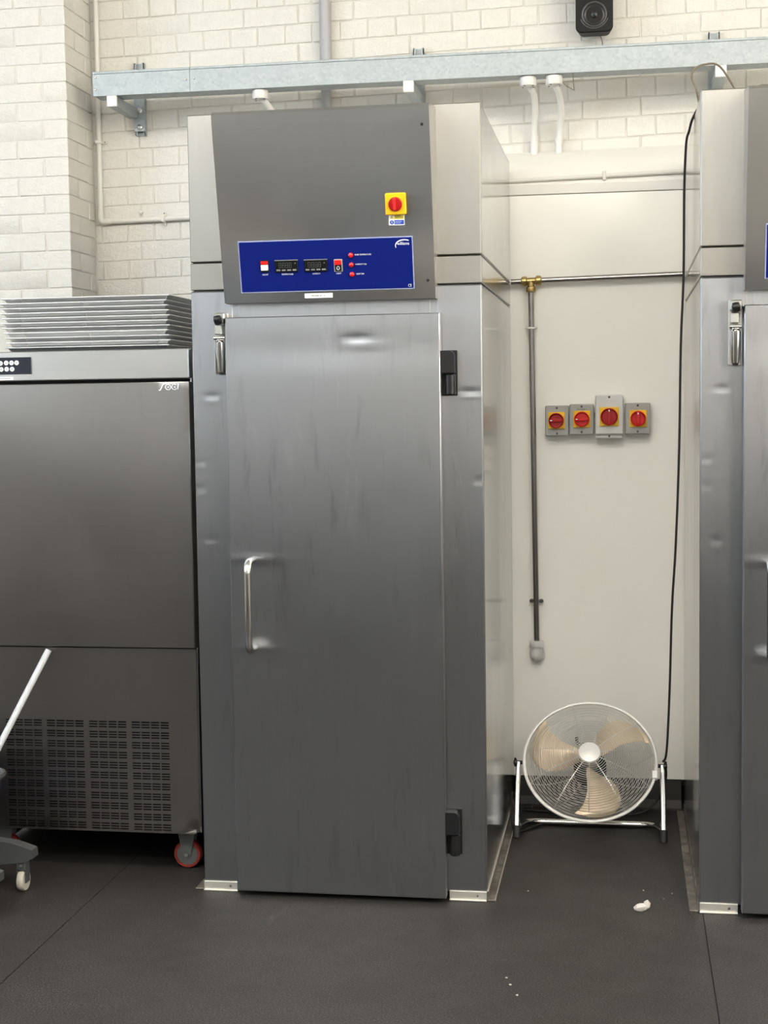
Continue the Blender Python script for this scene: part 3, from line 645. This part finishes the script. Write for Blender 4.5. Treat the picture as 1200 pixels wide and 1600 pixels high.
# ------------------------------------------------------------------ mop bucket at the left edge
mb = thing('mop_bucket', 'dark blue wheeled mop bucket at the lower left edge', 'bucket', (-0.82, -0.2, 0))
def taper(b, cx, cy, hx, hy, z0, z1, k, r=0.05):
    def rr(sx, sy, z):
        out = []
        for (qx, qy, a0) in ((1, 1, 0), (-1, 1, 90), (-1, -1, 180), (1, -1, 270)):
            for t in range(5):
                a = math.radians(a0 + 22.5 * t); out.append((cx + qx * (sx - r) + r * math.cos(a), cy + qy * (sy - r) + r * math.sin(a), z))
        return out
    A = rr(hx * k, hy * k, z0); C = rr(hx, hy, z1); n = len(A)
    Dn = rr(hx - 0.012, hy - 0.012, z1); E2 = rr(hx * k - 0.012, hy * k - 0.012, z0 + 0.012)
    b.add(A + C + Dn + E2, [tuple(range(n))[::-1]] + [(o * n + i, o * n + (i + 1) % n, (o + 1) * n + (i + 1) % n, (o + 1) * n + i) for o in range(3) for i in range(n)] + [tuple(3 * n + i for i in range(n))])
b = B(); taper(b, -0.835, -0.20, 0.205, 0.15, 0.11, 0.385, 0.86); tub = obj('tub', b, M['bucket'], mb)
obj('tub_rim', B().tube([(x, y, 0.380) for (x, y) in [(-0.835 + 0.212 * math.copysign(abs(math.cos(t)) ** 0.35, math.cos(t)), -0.20 + 0.157 * math.copysign(abs(math.sin(t)) ** 0.35, math.sin(t))) for t in [i * math.pi / 24 for i in range(48)]]], 0.011, 8, closed=True), M['chassis'], mb)
obj('badge', B().lathe([(0.036, 0), (0.034, 0.004), (0.01, 0.005)], (-0.638, -0.20, 0.235), (1, 0, -0.12), 24), M['bucketblue'], tub)
obj('chassis', B().prism([(-1.06, 0.125), (-1.04, 0.165), (-0.66, 0.165), (-0.60, 0.158), (-0.535, 0.138), (-0.532, 0.112), (-0.56, 0.098), (-0.66, 0.085), (-1.0, 0.085)], lambda x, z: (x, -0.10, z), lambda x, z: (x, -0.055, z)).prism([(-1.06, 0.125), (-1.04, 0.165), (-0.66, 0.165), (-0.60, 0.158), (-0.54, 0.138), (-0.54, 0.112), (-0.56, 0.098), (-0.66, 0.085), (-1.0, 0.085)], lambda x, z: (x, -0.345, z), lambda x, z: (x, -0.30, z)).box(-1.0, -0.64, -0.33, -0.07, 0.085, 0.115, 0.004), M['chassis'], mb)
for x, y in ((-0.576, -0.0775), (-0.576, -0.3225), (-1.02, -0.0775), (-1.02, -0.3225)):
    c = obj('castor', B().box(x - 0.016, x + 0.016, y - 0.018, y + 0.018, 0.070, 0.098, 0.003).box(x - 0.016, x - 0.0125, y - 0.016, y + 0.016, 0.028, 0.075, 0.001).box(x + 0.0125, x + 0.016, y - 0.016, y + 0.016, 0.028, 0.075, 0.001), M['chassis'], mb)
    obj('wheel', B().lathe([(0.024, -0.011), (0.031, -0.011), (0.0335, -0.006), (0.0335, 0.006), (0.031, 0.011), (0.024, 0.011)], (x, y, 0.034), (1, 0, 0), 28), M['tyre_white'], c)
    obj('bolt', B().lathe([(0.005, 0), (0.004, 0.003)], (x, y - 0.018, 0.085), (0, -1, 0), 10), M['satin'], c)
p1 = Vector((-0.533, 0.083, 0.749)); p2 = Vector((-0.646, -0.045, 0.478)); dr = (p2 - p1).normalized(); p3 = p2 + dr * 0.36
mp = thing('mop', 'white mop handle leaning from the bucket against the chiller', 'mop', tuple(p3))
obj('handle', B().tube([p3, p1], 0.0105, 14), M['poleW'], mp)
obj('mop_head', B().lathe([(0.012, 0.05), (0.05, 0.03), (0.06, 0.0), (0.05, -0.02), (0.01, -0.025)], tuple(p3), tuple(-dr), 18), M['paper'], mp)

# ------------------------------------------------------------------ cable trunking and its brackets
TZ0, TZ1, TX0, TX1, TYF = 2.750, 2.842, -0.726, 2.7, 1.17
tk = thing('cable_trunking', 'long galvanised cable trunking running across the brick wall', 'trunking', (1.0, 1.22, TZ0))
obj('trough', B().box(TX0, TX1, TYF + 0.001, TYF + 0.092, TZ0, TZ1 - 0.003, 0.001), M['galv'], tk)
for a, c in ((TX0 - 0.001, -0.3355), (-0.3335, TX1)):
    obj('cover', B().box(a, c, TYF - 0.0015, TYF + 0.002, TZ0 - 0.001, TZ1 - 0.009, 0.0006).box(a, c, TYF - 0.003, TYF + 0.094, TZ1 - 0.0085, TZ1 + 0.001, 0.001), M['galv'], tk)
for x, z in ((-0.716, 2.822), (-0.717, 2.775), (-0.350, 2.796), (-0.318, 2.798)):
    obj('screw', B().lathe([(0.0045, 0), (0.004, 0.002), (0.001, 0.0025)], (x, TYF - 0.0015, z), (0, -1, 0), 12), M['dark_steel'], tk)
where = ['at the left end', 'above the left proving cabinet', 'above the right proving cabinet']
for i, (xa, xc) in enumerate(((-0.651, -0.625), (0.519, 0.523), (1.671, 1.661))):
    zt = TZ0 - 0.0015
    br = thing('wall_bracket', 'galvanised cantilever bracket under the trunking, %s' % where[i], 'bracket', (xc, BW, 2.65), 'trunking brackets')
    ch_b = B().box(xc - 0.021, xc - 0.017, BW - 0.022, BW - 0.001, 2.640, 2.930).box(xc + 0.017, xc + 0.021, BW - 0.022, BW - 0.001, 2.640, 2.930).box(xc - 0.02, xc + 0.02, BW - 0.005, BW - 0.001, 2.640, 2.930).box(xc - 0.021, xc - 0.012, BW - 0.022, BW - 0.019, 2.640, 2.930).box(xc + 0.012, xc + 0.021, BW - 0.022, BW - 0.019, 2.640, 2.930)
    obj('channel', ch_b, M['galv'], br)
    obj('arm', B().box(xa - 0.0195, xa + 0.0195, TYF - 0.001, BW - 0.026, zt - 0.041, zt - 0.001, 0.002), M['galv'], br)
    obj('end_cap', B().box(xa - 0.0205, xa + 0.0205, TYF - 0.006, TYF + 0.004, zt - 0.042, zt, 0.002), M['white'], br)
    pt = obj('plate', B().box(xc - 0.022, xc + 0.022, BW - 0.028, BW - 0.022, 2.655, 2.800, 0.001), M['galv'], br)
    for z in (2.672, 2.738): obj('bolt', B().lathe([(0.011, 0), (0.011, 0.004), (0.007, 0.007), (0.002, 0.008)], (xc, BW - 0.028, z), (0, -1, 0), 6 * 2), M['satin'], pt)

# conduits dropping out of the trunking
def drop(x, label, path, sleeve):
    t = thing('conduit_drop', label, 'conduit', (x, 1.215, TZ0 - 0.03), 'conduits dropping from the trunking')
    obj('flange_box', B().lathe([(0.029, 0), (0.031, -0.003), (0.031, -0.030), (0.029, -0.034), (0.004, -0.035)], (x, 1.207, TZ0 - 0.001), (0, 0, 1), 28), M['white'], t)
    for a in (0.6, 2.6, 4.2, 5.6): obj('screw', B().lathe([(0.004, 0), (0.003, 0.002)], (x + 0.024 * math.cos(a), 1.207 + 0.024 * math.sin(a), TZ0 - 0.036), (0, 0, -1), 8), M['dark_steel'], t)
    obj('pipe', B().tube(spline(path, 6), 0.0125, 16), M['white'], t)
    if sleeve: obj('sleeve', B().cyl(sleeve[0], sleeve[1], 0.0148, n=18), M['white'], t)
drop(0.967, 'white conduit dropping from the trunking, left of the pair above the passage', [(0.972, 1.225, 2.715), (0.985, 1.275, 2.695), (0.985, 1.345, 2.645), (0.978, 1.405, 2.590), (0.976, 1.425, 2.540), (0.976, 1.427, 2.492)], ((0.976, 1.427, 2.57), (0.976, 1.427, 2.492)))
drop(1.064, 'white conduit dropping from the trunking, right of the pair above the passage', [(1.068, 1.215, 2.715), (1.080, 1.275, 2.690), (1.084, 1.345, 2.645), (1.076, 1.405, 2.590), (1.072, 1.425, 2.540), (1.071, 1.427, 2.494)], ((1.0715, 1.427, 2.56), (1.071, 1.427, 2.535)))
drop(-0.065, 'white conduit dropping from the trunking behind the left proving cabinet', [(-0.055, 1.215, 2.715), (-0.040, 1.25, 2.69), (-0.020, 1.30, 2.655), (-0.015, 1.34, 2.60), (-0.015, 1.35, 2.50), (-0.015, 1.35, 2.43)], None)
# stray wire by the right drop
tag(obj('loose_wire', B().tube(spline([(1.100, 1.18, 2.715), (1.112, 1.165, 2.700), (1.128, 1.16, 2.690), (1.140, 1.165, 2.684), (1.138, 1.17, 2.70), (1.134, 1.18, 2.752)], 5), 0.0016, 6), M['tan']), 'thin stray wire poking out beside the right white conduit', 'wire')

# grey riser behind the trunking
t = thing('riser_pipe', 'grey plastic riser pipe running up the brick wall behind the trunking', 'pipe', (0.152, 1.42, 2.42))
obj('pipe', B().cyl((0.1515, 1.424, 2.43), (0.1515, 1.424, 4.6), 0.0205, n=20), M['greypipe'], t)
obj('coupling', B().lathe([(0.0235, 0), (0.0235, 0.9)], (0.1515, 1.424, 2.892), (0, 0, 1), 22), M['greypipe'], t)
obj('coupling_ring', B().lathe([(0.0245, 0), (0.0245, 0.008)], (0.1515, 1.424, 2.884), (0, 0, 1), 22), M['dark'], t)

# small painted conduit in the alcove
t = thing('wall_conduit', 'thin cream-painted conduit turning a corner on the brick alcove wall', 'conduit', (-0.807, 1.436, 2.3))
obj('pipe', B().tube([(-0.800, 1.437, 4.6), (-0.806, 1.437, 2.60), (-0.808, 1.437, 2.33)], 0.0105, 14), M['cream_plastic'], t)
obj('pipe', B().cyl((-0.778, 1.437, 2.298), (0.10, 1.437, 2.312), 0.0105, n=14), M['cream_plastic'], t)
obj('elbow', B().tube(round_path([(-0.808, 1.437, 2.340), (-0.808, 1.437, 2.297), (-0.762, 1.437, 2.2985)], 0.03, 8), 0.013, 14), M['cream_plastic'], t)
def saddle(parent, x, z, horizontal, y=1.448):
    if horizontal: b = B().box(x - 0.007, x + 0.007, y - 0.027, y + 0.001, z - 0.014, z + 0.014, 0.003).box(x - 0.007, x + 0.007, y - 0.005, y + 0.001, z - 0.030, z + 0.030, 0.001)
    else: b = B().box(x - 0.014, x + 0.014, y - 0.027, y + 0.001, z - 0.007, z + 0.007, 0.003).box(x - 0.032, x + 0.032, y - 0.005, y + 0.001, z - 0.007, z + 0.007, 0.001)
    s = obj('saddle', b, M['cream_plastic'], parent)
    for k in (-1, 1):
        q = (x, y - 0.005, z + 0.023 * k) if horizontal else (x + 0.023 * k, y - 0.005, z)
        obj('screw', B().lathe([(0.0038, 0), (0.003, 0.002)], q, (0, -1, 0), 8), M['dark_steel'], s)
saddle(t, -0.806, 2.622, False); saddle(t, -0.538, 2.302, True)
tag(obj('wall_plug', B().lathe([(0.008, 0), (0.008, 0.010), (0.004, 0.014)], (-0.637, BW, 2.333), (0, -1, 0), 12), M['cream_plastic']), 'painted-over wall plug on the alcove bricks', 'plug')

# conduit along the sill
t = thing('sill_conduit', 'thin cream conduit clipped along the sill above the cladding', 'conduit', (1.2, 1.10, 2.345))
obj('pipe', B().cyl((0.80, PW + 0.006, 2.352), (1.62, PW + 0.006, 2.368), 0.0085, n=12), M['cream_plastic'], t)
obj('clip', B().box(1.243, 1.257, PW - 0.007, PW + 0.02, 2.343, 2.378, 0.003), M['cream_plastic'], t)

# loudspeaker
sx, sy = 1.211, 1.33
t = thing('loudspeaker', 'black wall loudspeaker cut off by the top edge', 'loudspeaker', (sx, 1.42, 2.93))
def rrect(cx, cz, hx, hz, r, n=6):
    out = []
    for (qx, qz, a0) in ((1, 1, 0), (-1, 1, 90), (-1, -1, 180), (1, -1, 270)):
        out += [(cx + qx * (hx - r) + r * math.cos(math.radians(a0 + 90 * k / n)), cz + qz * (hz - r) + r * math.sin(math.radians(a0 + 90 * k / n))) for k in range(n + 1)]
    return out
sz = 2.931 + 0.115
cabp = rrect(sx, sz, 0.0705, 0.115, 0.022)
obj('cabinet', B().prism(cabp, lambda x, z: (x, sy + 0.006, z), lambda x, z: (sx + (x - sx) * 0.86, sy + 0.09, sz + (z - sz) * 0.95)), M['speaker'], t)
bf = obj('baffle', B().prism(rrect(sx, sz, 0.0675, 0.112, 0.020), lambda x, z: (x, sy, z), lambda x, z: (x, sy + 0.007, z)), M['speaker'], t)
wz = 2.931 + 0.066
obj('woofer_ring', B().ring((sx, sy - 0.001, wz), (1, 0, 0), (0, 0, 1), 0.045, 0.0035, 36, 8), M['ringgrey'], bf)
obj('woofer_cone', B().lathe([(0.0445, 0.002), (0.036, -0.001), (0.016, 0.004), (0.013, -0.005), (0.006, -0.010), (0.0, -0.011)], (sx, sy, wz), (0, 1, 0), 32), M['cone'], bf)
obj('baffle_ridge', B().tube([(sx + 0.054 * math.cos(a), sy - 0.0005, wz + 0.002 + 0.054 * math.sin(a)) for a in [math.radians(200 + 140 * i / 20) for i in range(21)]], 0.0015, 6), M['ringgrey'], bf)
obj('tweeter', B().lathe([(0.026, 0.001), (0.024, -0.003), (0.012, 0.002), (0.0, -0.004)], (sx, sy, 2.931 + 0.170), (0, 1, 0), 28), M['cone'], bf)
obj('mount', B().box(sx - 0.03, sx + 0.03, sy + 0.085, BW - 0.001, sz - 0.03, sz + 0.03, 0.004), M['speaker'], t)
tag(obj('speaker_wire', B().tube(spline([(1.232, 1.40, 2.935), (1.240, 1.405, 2.90), (1.215, 1.41, 2.875), (1.19, 1.40, 2.855), (1.175, 1.30, 2.845), (1.175, 1.24, 2.844)], 6), 0.002, 6), M['tan']), 'thin brown wire from the loudspeaker down to the trunking', 'wire')

# ------------------------------------------------------------------ pipework on the cladding
t = thing('drain_pipe', 'bare steel drain pipe with a brass tee on the cream cladding', 'pipe', (0.98, 1.09, 0.6))
py = 1.088
obj('horizontal_run', B().cyl((0.906, py, 1.979), (0.955, py, 1.980), 0.0105, n=18), M['dark_steel'], t)
obj('horizontal_run', B().cyl((1.005, py, 1.982), (1.535, py, 1.991), 0.0105, n=18), M['dark_steel'], t)
obj('vertical_run', B().cyl((0.9795, py, 1.96), (0.9935, py, 0.63), 0.0105, n=18), M['dark_steel'], t)
tee = obj('tee', B().cyl((0.950, py, 1.980), (1.010, py, 1.982), 0.0125, n=20).cyl((0.9795, py, 1.982), (0.9795, py, 1.945), 0.0125, n=20), M['brass'], t, 'aged brass compression tee')
for c, ax in (((0.955, py, 1.980), (1, 0, 0)), ((1.008, py, 1.982), (1, 0, 0)), ((0.9796, py, 1.950), (0, 0, 1))):
    obj('nut', B().lathe([(0.013, -0.011), (0.0178, -0.008), (0.0185, 0), (0.0178, 0.008), (0.013, 0.011)], c, ax, 12), M['brass'], tee)
cl = obj('clip', B().box(0.965, 0.995, py - 0.013, PW - 0.001, 1.804, 1.811, 0.001).box(0.958, 1.003, py - 0.004, py + 0.004, 1.804, 1.812, 0.002), M['satin'], t)
cl = obj('clip', B().cyl((0.972, py + 0.012, 0.786), (1.014, py + 0.012, 0.784), 0.006, n=10).box(0.985, 1.001, py, PW - 0.001, 0.778, 0.792, 0.001), M['dark_steel'], t)
for x in (0.974, 1.011): obj('clip_screw', B().lathe([(0.004, -0.010), (0.008, -0.007), (0.008, 0.002), (0.004, 0.006)], (x, py + 0.010, 0.785), (0, -1, 0), 12), M['dark_steel'], cl)
wf = thing('waste_elbow', 'white plastic waste elbow receiving the steel drain pipe', 'pipe fitting', (0.994, py, 0.57))
obj('collar', B().lathe([(0.0125, 0.052), (0.0265, 0.052), (0.0275, 0.046), (0.0275, 0.034), (0.026, 0.030), (0.0125, 0.030)], (0.9937, py - 0.004, 0.583), (0, 0, 1), 24), M['white'], wf)
obj('elbow', B().tube(round_path([(0.9937, py - 0.004, 0.616), (0.9937, py - 0.004, 0.572), (0.9937, PW - 0.002, 0.572)], 0.03, 8), 0.0205, 20), M['white'], wf)
obj('boss', B().lathe([(0.028, 0), (0.030, 0.004), (0.028, 0.010)], (0.9937, PW - 0.001, 0.578), (0, -1, 0), 24), M['white'], wf)

# isolator switches
def isolator(x0, x1, z0, z1, kx, kz, dep, body, knob, ang, label, big=False):
    yf = PW - dep; t = thing('isolator_switch', label, 'switch', ((x0 + x1) / 2, PW, z0), 'isolator switches on the cladding')
    if big:
        obj('enclosure', B().box(x0, x1, yf + 0.014, PW - 0.0005, z0, z1, 0.005, 2).box(x0, x1, yf, PW - 0.02, z0 + 0.016, z1 - 0.016, 0.004, 2), M[body], t)
    else:
        obj('enclosure', B().box(x0, x1, yf, PW - 0.0005, z0, z1, 0.003, 2), M[body], t)
    hw = 0.031 if not big else 0.035
    obj('plate', B().box(kx - hw, kx + hw, yf - 0.007, yf + 0.001, kz - hw, kz + hw, 0.0015), M['yellow'], t)
    r = 0.0280 if not big else 0.0315
    kn = obj('knob', B().lathe([(r, 0), (r, 0.013), (r - 0.0025, 0.015), (r - 0.0045, 0.013), (r - 0.0065, 0.004), (0.002, 0.004)], (kx, yf - 0.007, kz), (0, -1, 0), 28), M[knob], t)
    c, s = math.cos(ang), math.sin(ang)
    grip = B().box(-r + 0.004, r - 0.004, -0.017, 0.003, -0.0062, 0.0062, 0.0025, 2)
    grip.map(lambda q: (kx + q[0] * c - q[2] * s, yf - 0.0100 + q[1] * 0.7, kz + q[0] * s + q[2] * c)); obj('grip', grip, M[knob], kn)
    mk = B().box(-r + 0.006, -r + 0.013, -0.0003, 0.0003, -0.002, 0.002)
    mk.map(lambda q: (kx + q[0] * c - q[2] * s, yf - 0.0222 + q[1], kz + q[0] * s + q[2] * c)); obj('pointer', mk, M['print'], kn)
    for z in (z0 + 0.009, z1 - 0.009): obj('screw', B().lathe([(0.0042, 0), (0.0036, 0.0015)], ((x0 + x1) / 2, (yf + 0.014 if big else yf), z), (0, -1, 0), 10), M['printdark'], t)
    return t, yf
isolator(1.031, 1.117, 1.407, 1.519, 1.072, 1.464, 0.055, 'boxgrey', 'darkred', 0, 'small grey isolator switch, leftmost of the four, its knob turned level')
t2, y2 = isolator(1.121, 1.209, 1.411, 1.523, 1.166, 1.468, 0.055, 'boxgrey', 'red', 0.0, 'small grey isolator switch with its knob level, directly left of the large box')
isolator(1.215, 1.317, 1.395, 1.557, 1.266, 1.476, 0.07, 'boxlight', 'darkred', -math.pi / 2, 'large pale isolator switch box, third from the left, taller than its neighbours', True)
isolator(1.324, 1.415, 1.411, 1.525, 1.371, 1.468, 0.055, 'boxgrey', 'red', -math.pi / 2, 'small grey isolator switch with its knob upright, right of the large box')
def wall_text(s, x, y, z, size, width, parent):
    b = text_b(s, size, width); b.v = [Vector((q.x + x, y - 0.0004 - q.z, q.y + z)) for q in b.v]; obj('lettering', b, M['printdark'], parent)
wall_text('PROVER 1', 1.166, y2, 1.5035, 0.0075, 0.036, t2)

# hanging cable down the right cabinet
cp = [(1.750, 0.53, 2.4365), (1.69, 0.50, 2.50), (1.623, 0.45, 2.588), (1.571, 0.40, 2.586), (1.542, 0.38, 2.569), (1.531, 0.35, 2.540), (1.543, 0.32, 2.493), (1.553, 0.34, 2.452), (1.546, 0.36, 2.436), (1.533, 0.385, 2.412), (1.527, 0.45, 2.390), (1.520, 0.50, 2.359), (1.516, 0.55, 2.213), (1.516, 0.60, 1.947), (1.508, 0.62, 1.715), (1.504, 0.65, 1.371), (1.494, 0.68, 1.042), (1.482, 0.70, 0.818), (1.475, 0.74, 0.52), (1.466, 0.775, 0.300), (1.455, 0.80, 0.255)]
tc = thing('power_cable', 'black power cable hanging down beside the right proving cabinet to the fan', 'cable', (1.5, 0.6, 0.25))
sp_ = spline(cp, 6); obj('cord', B().tube(sp_[:48], 0.0034, 8), M['tan'], tc, 'brown upper end of the cable'); obj('cord', B().tube(sp_[47:], 0.0043, 8), M['rubber'], tc)
tag(obj('brown_cable', B().tube(spline([(1.62, 0.62, 2.445), (1.64, 0.58, 2.49), (1.68, 0.52, 2.515), (1.73, 0.47, 2.523), (1.79, 0.45, 2.515), (1.85, 0.5, 2.44)], 6), 0.0036, 8), M['tan']), 'brown cable arching over the top of the right proving cabinet', 'cable')

# ------------------------------------------------------------------ floor fan
FC = Vector((1.198, 0.752, 0.263)); A = math.radians(41)
ax = Vector((0, -math.cos(A), math.sin(A))); fu = Vector((1, 0, 0)); fv = Vector((0, math.sin(A), math.cos(A)))
def F(x, y, o): return FC + fu * x + fv * y + ax * o
fan = thing('floor_fan', 'chrome floor fan with champagne blades standing in the passage', 'fan', (1.2, 0.75, 0))
RF = 0.232
obj('rim', B().ring(F(0, 0, 0), fu, fv, RF, 0.0058, 72, 8), M['rim'], fan)
def guard(front):
    b = B(); sgn = 1 if front else -1; dep = 0.062 if front else 0.085; r0 = 0.040 if front else 0.055; n = 25
    prof = lambda r: sgn * dep * (1 - ((r - r0) / (RF - r0)) ** 2.6) if r > r0 else sgn * dep
    for i in range(n):
        r = r0 + (RF - r0 - 0.004) * i / (n - 1); b.ring(F(0, 0, prof(r)), fu, fv, r, 0.0012, 56, 4)
    ns = 11
    for k in range(ns):
        t = 2 * math.pi * (k + 0.25) / ns
        b.tube([F(math.cos(t) * r, math.sin(t) * r, prof(r) - sgn * 0.002) for r in [r0 - 0.01 + (RF - r0 + 0.01) * j / 10 for j in range(11)]], 0.0014, 4)
    return b
obj('front_guard', guard(True), M['wire'], fan, 'chrome wire guard of close rings')
obj('rear_guard', guard(False), M['wire'], fan)
obj('badge', B().lathe([(0.036, -0.004), (0.0385, 0.0), (0.0375, 0.005), (0.028, 0.008), (0, 0.009)], F(0, 0, 0.062), ax, 32), M['rim'], fan)
obj('hub', B().lathe([(0.030, -0.03), (0.034, 0.01), (0.030, 0.026), (0, 0.03)], F(0, 0, 0), ax, 24), M['satin'], fan)
obj('motor', B().lathe([(0.02, -0.10), (0.052, -0.098), (0.058, -0.09), (0.058, -0.035), (0.045, -0.028), (0.02, -0.026)], F(0, 0, 0), ax, 28), M['black'], fan)
# blades: edges given as (radius fraction, angle of trailing edge, angle of leading edge)
prof_b = [(0.16, -14, 30), (0.28, -8, 42), (0.40, -3, 49), (0.52, -1, 50), (0.64, -2, 46), (0.76, -4, 41), (0.86, -7, 34), (0.92, -10, 25), (0.95, -11, 10)]
for k in range(3):
    base = -90 + 120 * k - 2; b = B(); n = 8; vs = []; fs = []; R = RF * 0.99
    for s in (0, 1):
        for (r, a0, a1) in prof_b:
            for i in range(n + 1):
                t = i / n; a = math.radians(base + a0 + (a1 - a0) * t); rr = r * R
                o = 0.018 - 0.034 * t + 0.012 * math.sin(math.pi * t) - s * 0.0015
                vs.append(F(math.cos(a) * rr, math.sin(a) * rr, o))
    m_ = len(prof_b); q0 = m_ * (n + 1)
    for s in (0, 1):
        for j in range(m_ - 1):
            for i in range(n): c = s * q0 + j * (n + 1) + i; fs.append((c, c + 1, c + n + 2, c + n + 1))
    edge = [i for i in range(n + 1)] + [j * (n + 1) + n for j in range(1, m_)] + [(m_ - 1) * (n + 1) + i for i in range(n - 1, -1, -1)] + [j * (n + 1) for j in range(m_ - 2, 0, -1)]
    for i in range(len(edge)): a_, c_ = edge[i], edge[(i + 1) % len(edge)]; fs.append((a_, c_, c_ + q0, a_ + q0))
    obj('blade', b.add(vs, fs), M['blade'], fan, sharp=40)
# pivots and stand
for s, X in ((-1, 0.946), (1, 1.450)):
    pv = obj('pivot', B().cyl((FC.x + s * 0.234, 0.755, 0.250), (X + s * 0.012, 0.757, 0.249), 0.007, n=12), M['black'], fan)
    obj('pivot_knob', B().lathe([(0.006, 0), (0.013, 0.003), (0.013, 0.010), (0.006, 0.014)], (X + s * 0.004, 0.757, 0.249), (s, 0, 0), 12).cyl((X + s * 0.012, 0.757, 0.235), (X + s * 0.012, 0.757, 0.266), 0.004, n=8), M['black'], pv)
    obj('upright', B().tube([(X, 0.757, 0.252), (X + s * 0.002, 0.72, 0.15), (X + s * 0.003, 0.682, 0.036)], [0.0085, 0.0105, 0.0108], 14), M['chrome'], fan)
    obj('foot', B().tube([(X + s * 0.003, 0.683, 0.042), (X + s * 0.003, 0.672, 0.001)], 0.0135, 14), M['rubber'], fan)
obj('base_bar', B().tube(round_path([(0.948, 0.690, 0.040), (0.965, 0.80, 0.022), (0.995, 0.842, 0.0125), (1.398, 0.842, 0.0125), (1.432, 0.80, 0.022), (1.449, 0.690, 0.040)], 0.04, 6), 0.0112, 14), M['chrome'], fan)
obj('carry_handle', B().tube(round_path([F(-0.05, 0.13, -0.075), F(-0.05, 0.13, -0.125), F(0.06, 0.13, -0.125), F(0.06, 0.13, -0.075)], 0.02, 5), 0.006, 8), M['black'], fan)
obj('rim_clip', B().box(-0.010, 0.010, -0.016, 0.016, -0.008, 0.010, 0.003).map(lambda q: F(RF * math.cos(-0.22) + q[0], RF * math.sin(-0.22) + q[1], q[2])), M['rim'], fan)
# black leads on the floor round the fan
tag(obj('power_lead', B().tube(spline([(0.985, 0.86, 0.06), (0.955, 0.90, 0.045), (0.925, 0.90, 0.060), (0.915, 0.88, 0.105), (0.912, 0.86, 0.095), (0.916, 0.80, 0.03), (0.934, 0.72, 0.0085), (0.956, 0.74, 0.0055), (1.0, 0.80, 0.0055), (1.06, 0.89, 0.0055), (1.13, 0.91, 0.05), (1.185, 0.862, 0.16)], 6), 0.0045, 8), M['rubber']), 'black lead looped on the floor at the left of the fan', 'cable')
tag(obj('power_lead', B().tube(spline([(0.945, 1.02, 0.0055), (1.02, 1.00, 0.0055), (1.12, 0.99, 0.0055), (1.25, 1.0, 0.0055), (1.36, 1.0, 0.0055), (1.42, 1.03, 0.03), (1.455, 1.04, 0.08), (1.468, 0.95, 0.16), (1.464, 0.86, 0.235)], 6), 0.0045, 8), M['rubber']), 'black lead trailing on the floor behind the fan', 'cable')

# ------------------------------------------------------------------ bits on the floor
b = B().lathe([(0.004, -0.022), (0.010, -0.012), (0.012, 0.0), (0.009, 0.012), (0.003, 0.020)], (1.368, -0.030, 0.011), (1, 0.15, 0.12), 9)
b.lathe([(0.004, -0.010), (0.010, -0.004), (0.010, 0.008), (0.003, 0.016)], (1.385, -0.026, 0.016), (0.2, 0.1, 1), 8)
b.v = [q + Vector((random.uniform(-.0025, .0025), random.uniform(-.0025, .0025), random.uniform(-.002, .002))) for q in b.v]
b.v = [Vector((q.x, q.y, max(q.z, 0.0004))) for q in b.v]
tag(obj('paper_scrap', b, M['scrap'], sharp=15), 'crumpled scrap of white paper on the floor in the passage', 'litter')
for (x, y, r, lb) in ((1.020, 0.105, 0.003, 'tiny pale crumb nearest the foot of the left proving cabinet'), (1.377, 0.154, 0.003, 'tiny pale crumb just beyond the paper scrap'), (1.021, -0.648, 0.004, 'tiny pale crumb, middle of the three nearest the viewer'),
                      (1.044, -0.713, 0.0035, 'tiny pale crumb, nearest of all to the viewer'), (1.465, 0.135, 0.003, 'tiny pale crumb nearest the foot of the right proving cabinet'), (1.438, 0.084, 0.002, 'tiniest pale crumb, right of the paper scrap'), (1.008, -0.60, 0.003, 'tiny pale crumb, farthest of the three nearest the viewer')):
    b = B().lathe([(r * 0.5, 0), (r, r * 0.5), (r * 0.6, r)], (x, y, 0.0003), (0, 0, 1), 7); b.v = [q + Vector((random.uniform(-r, r) * .4, random.uniform(-r, r) * .4, 0)) for q in b.v]
    tag(obj('crumb', b, M['scrap']), lb, 'crumb', 'crumbs on the floor')
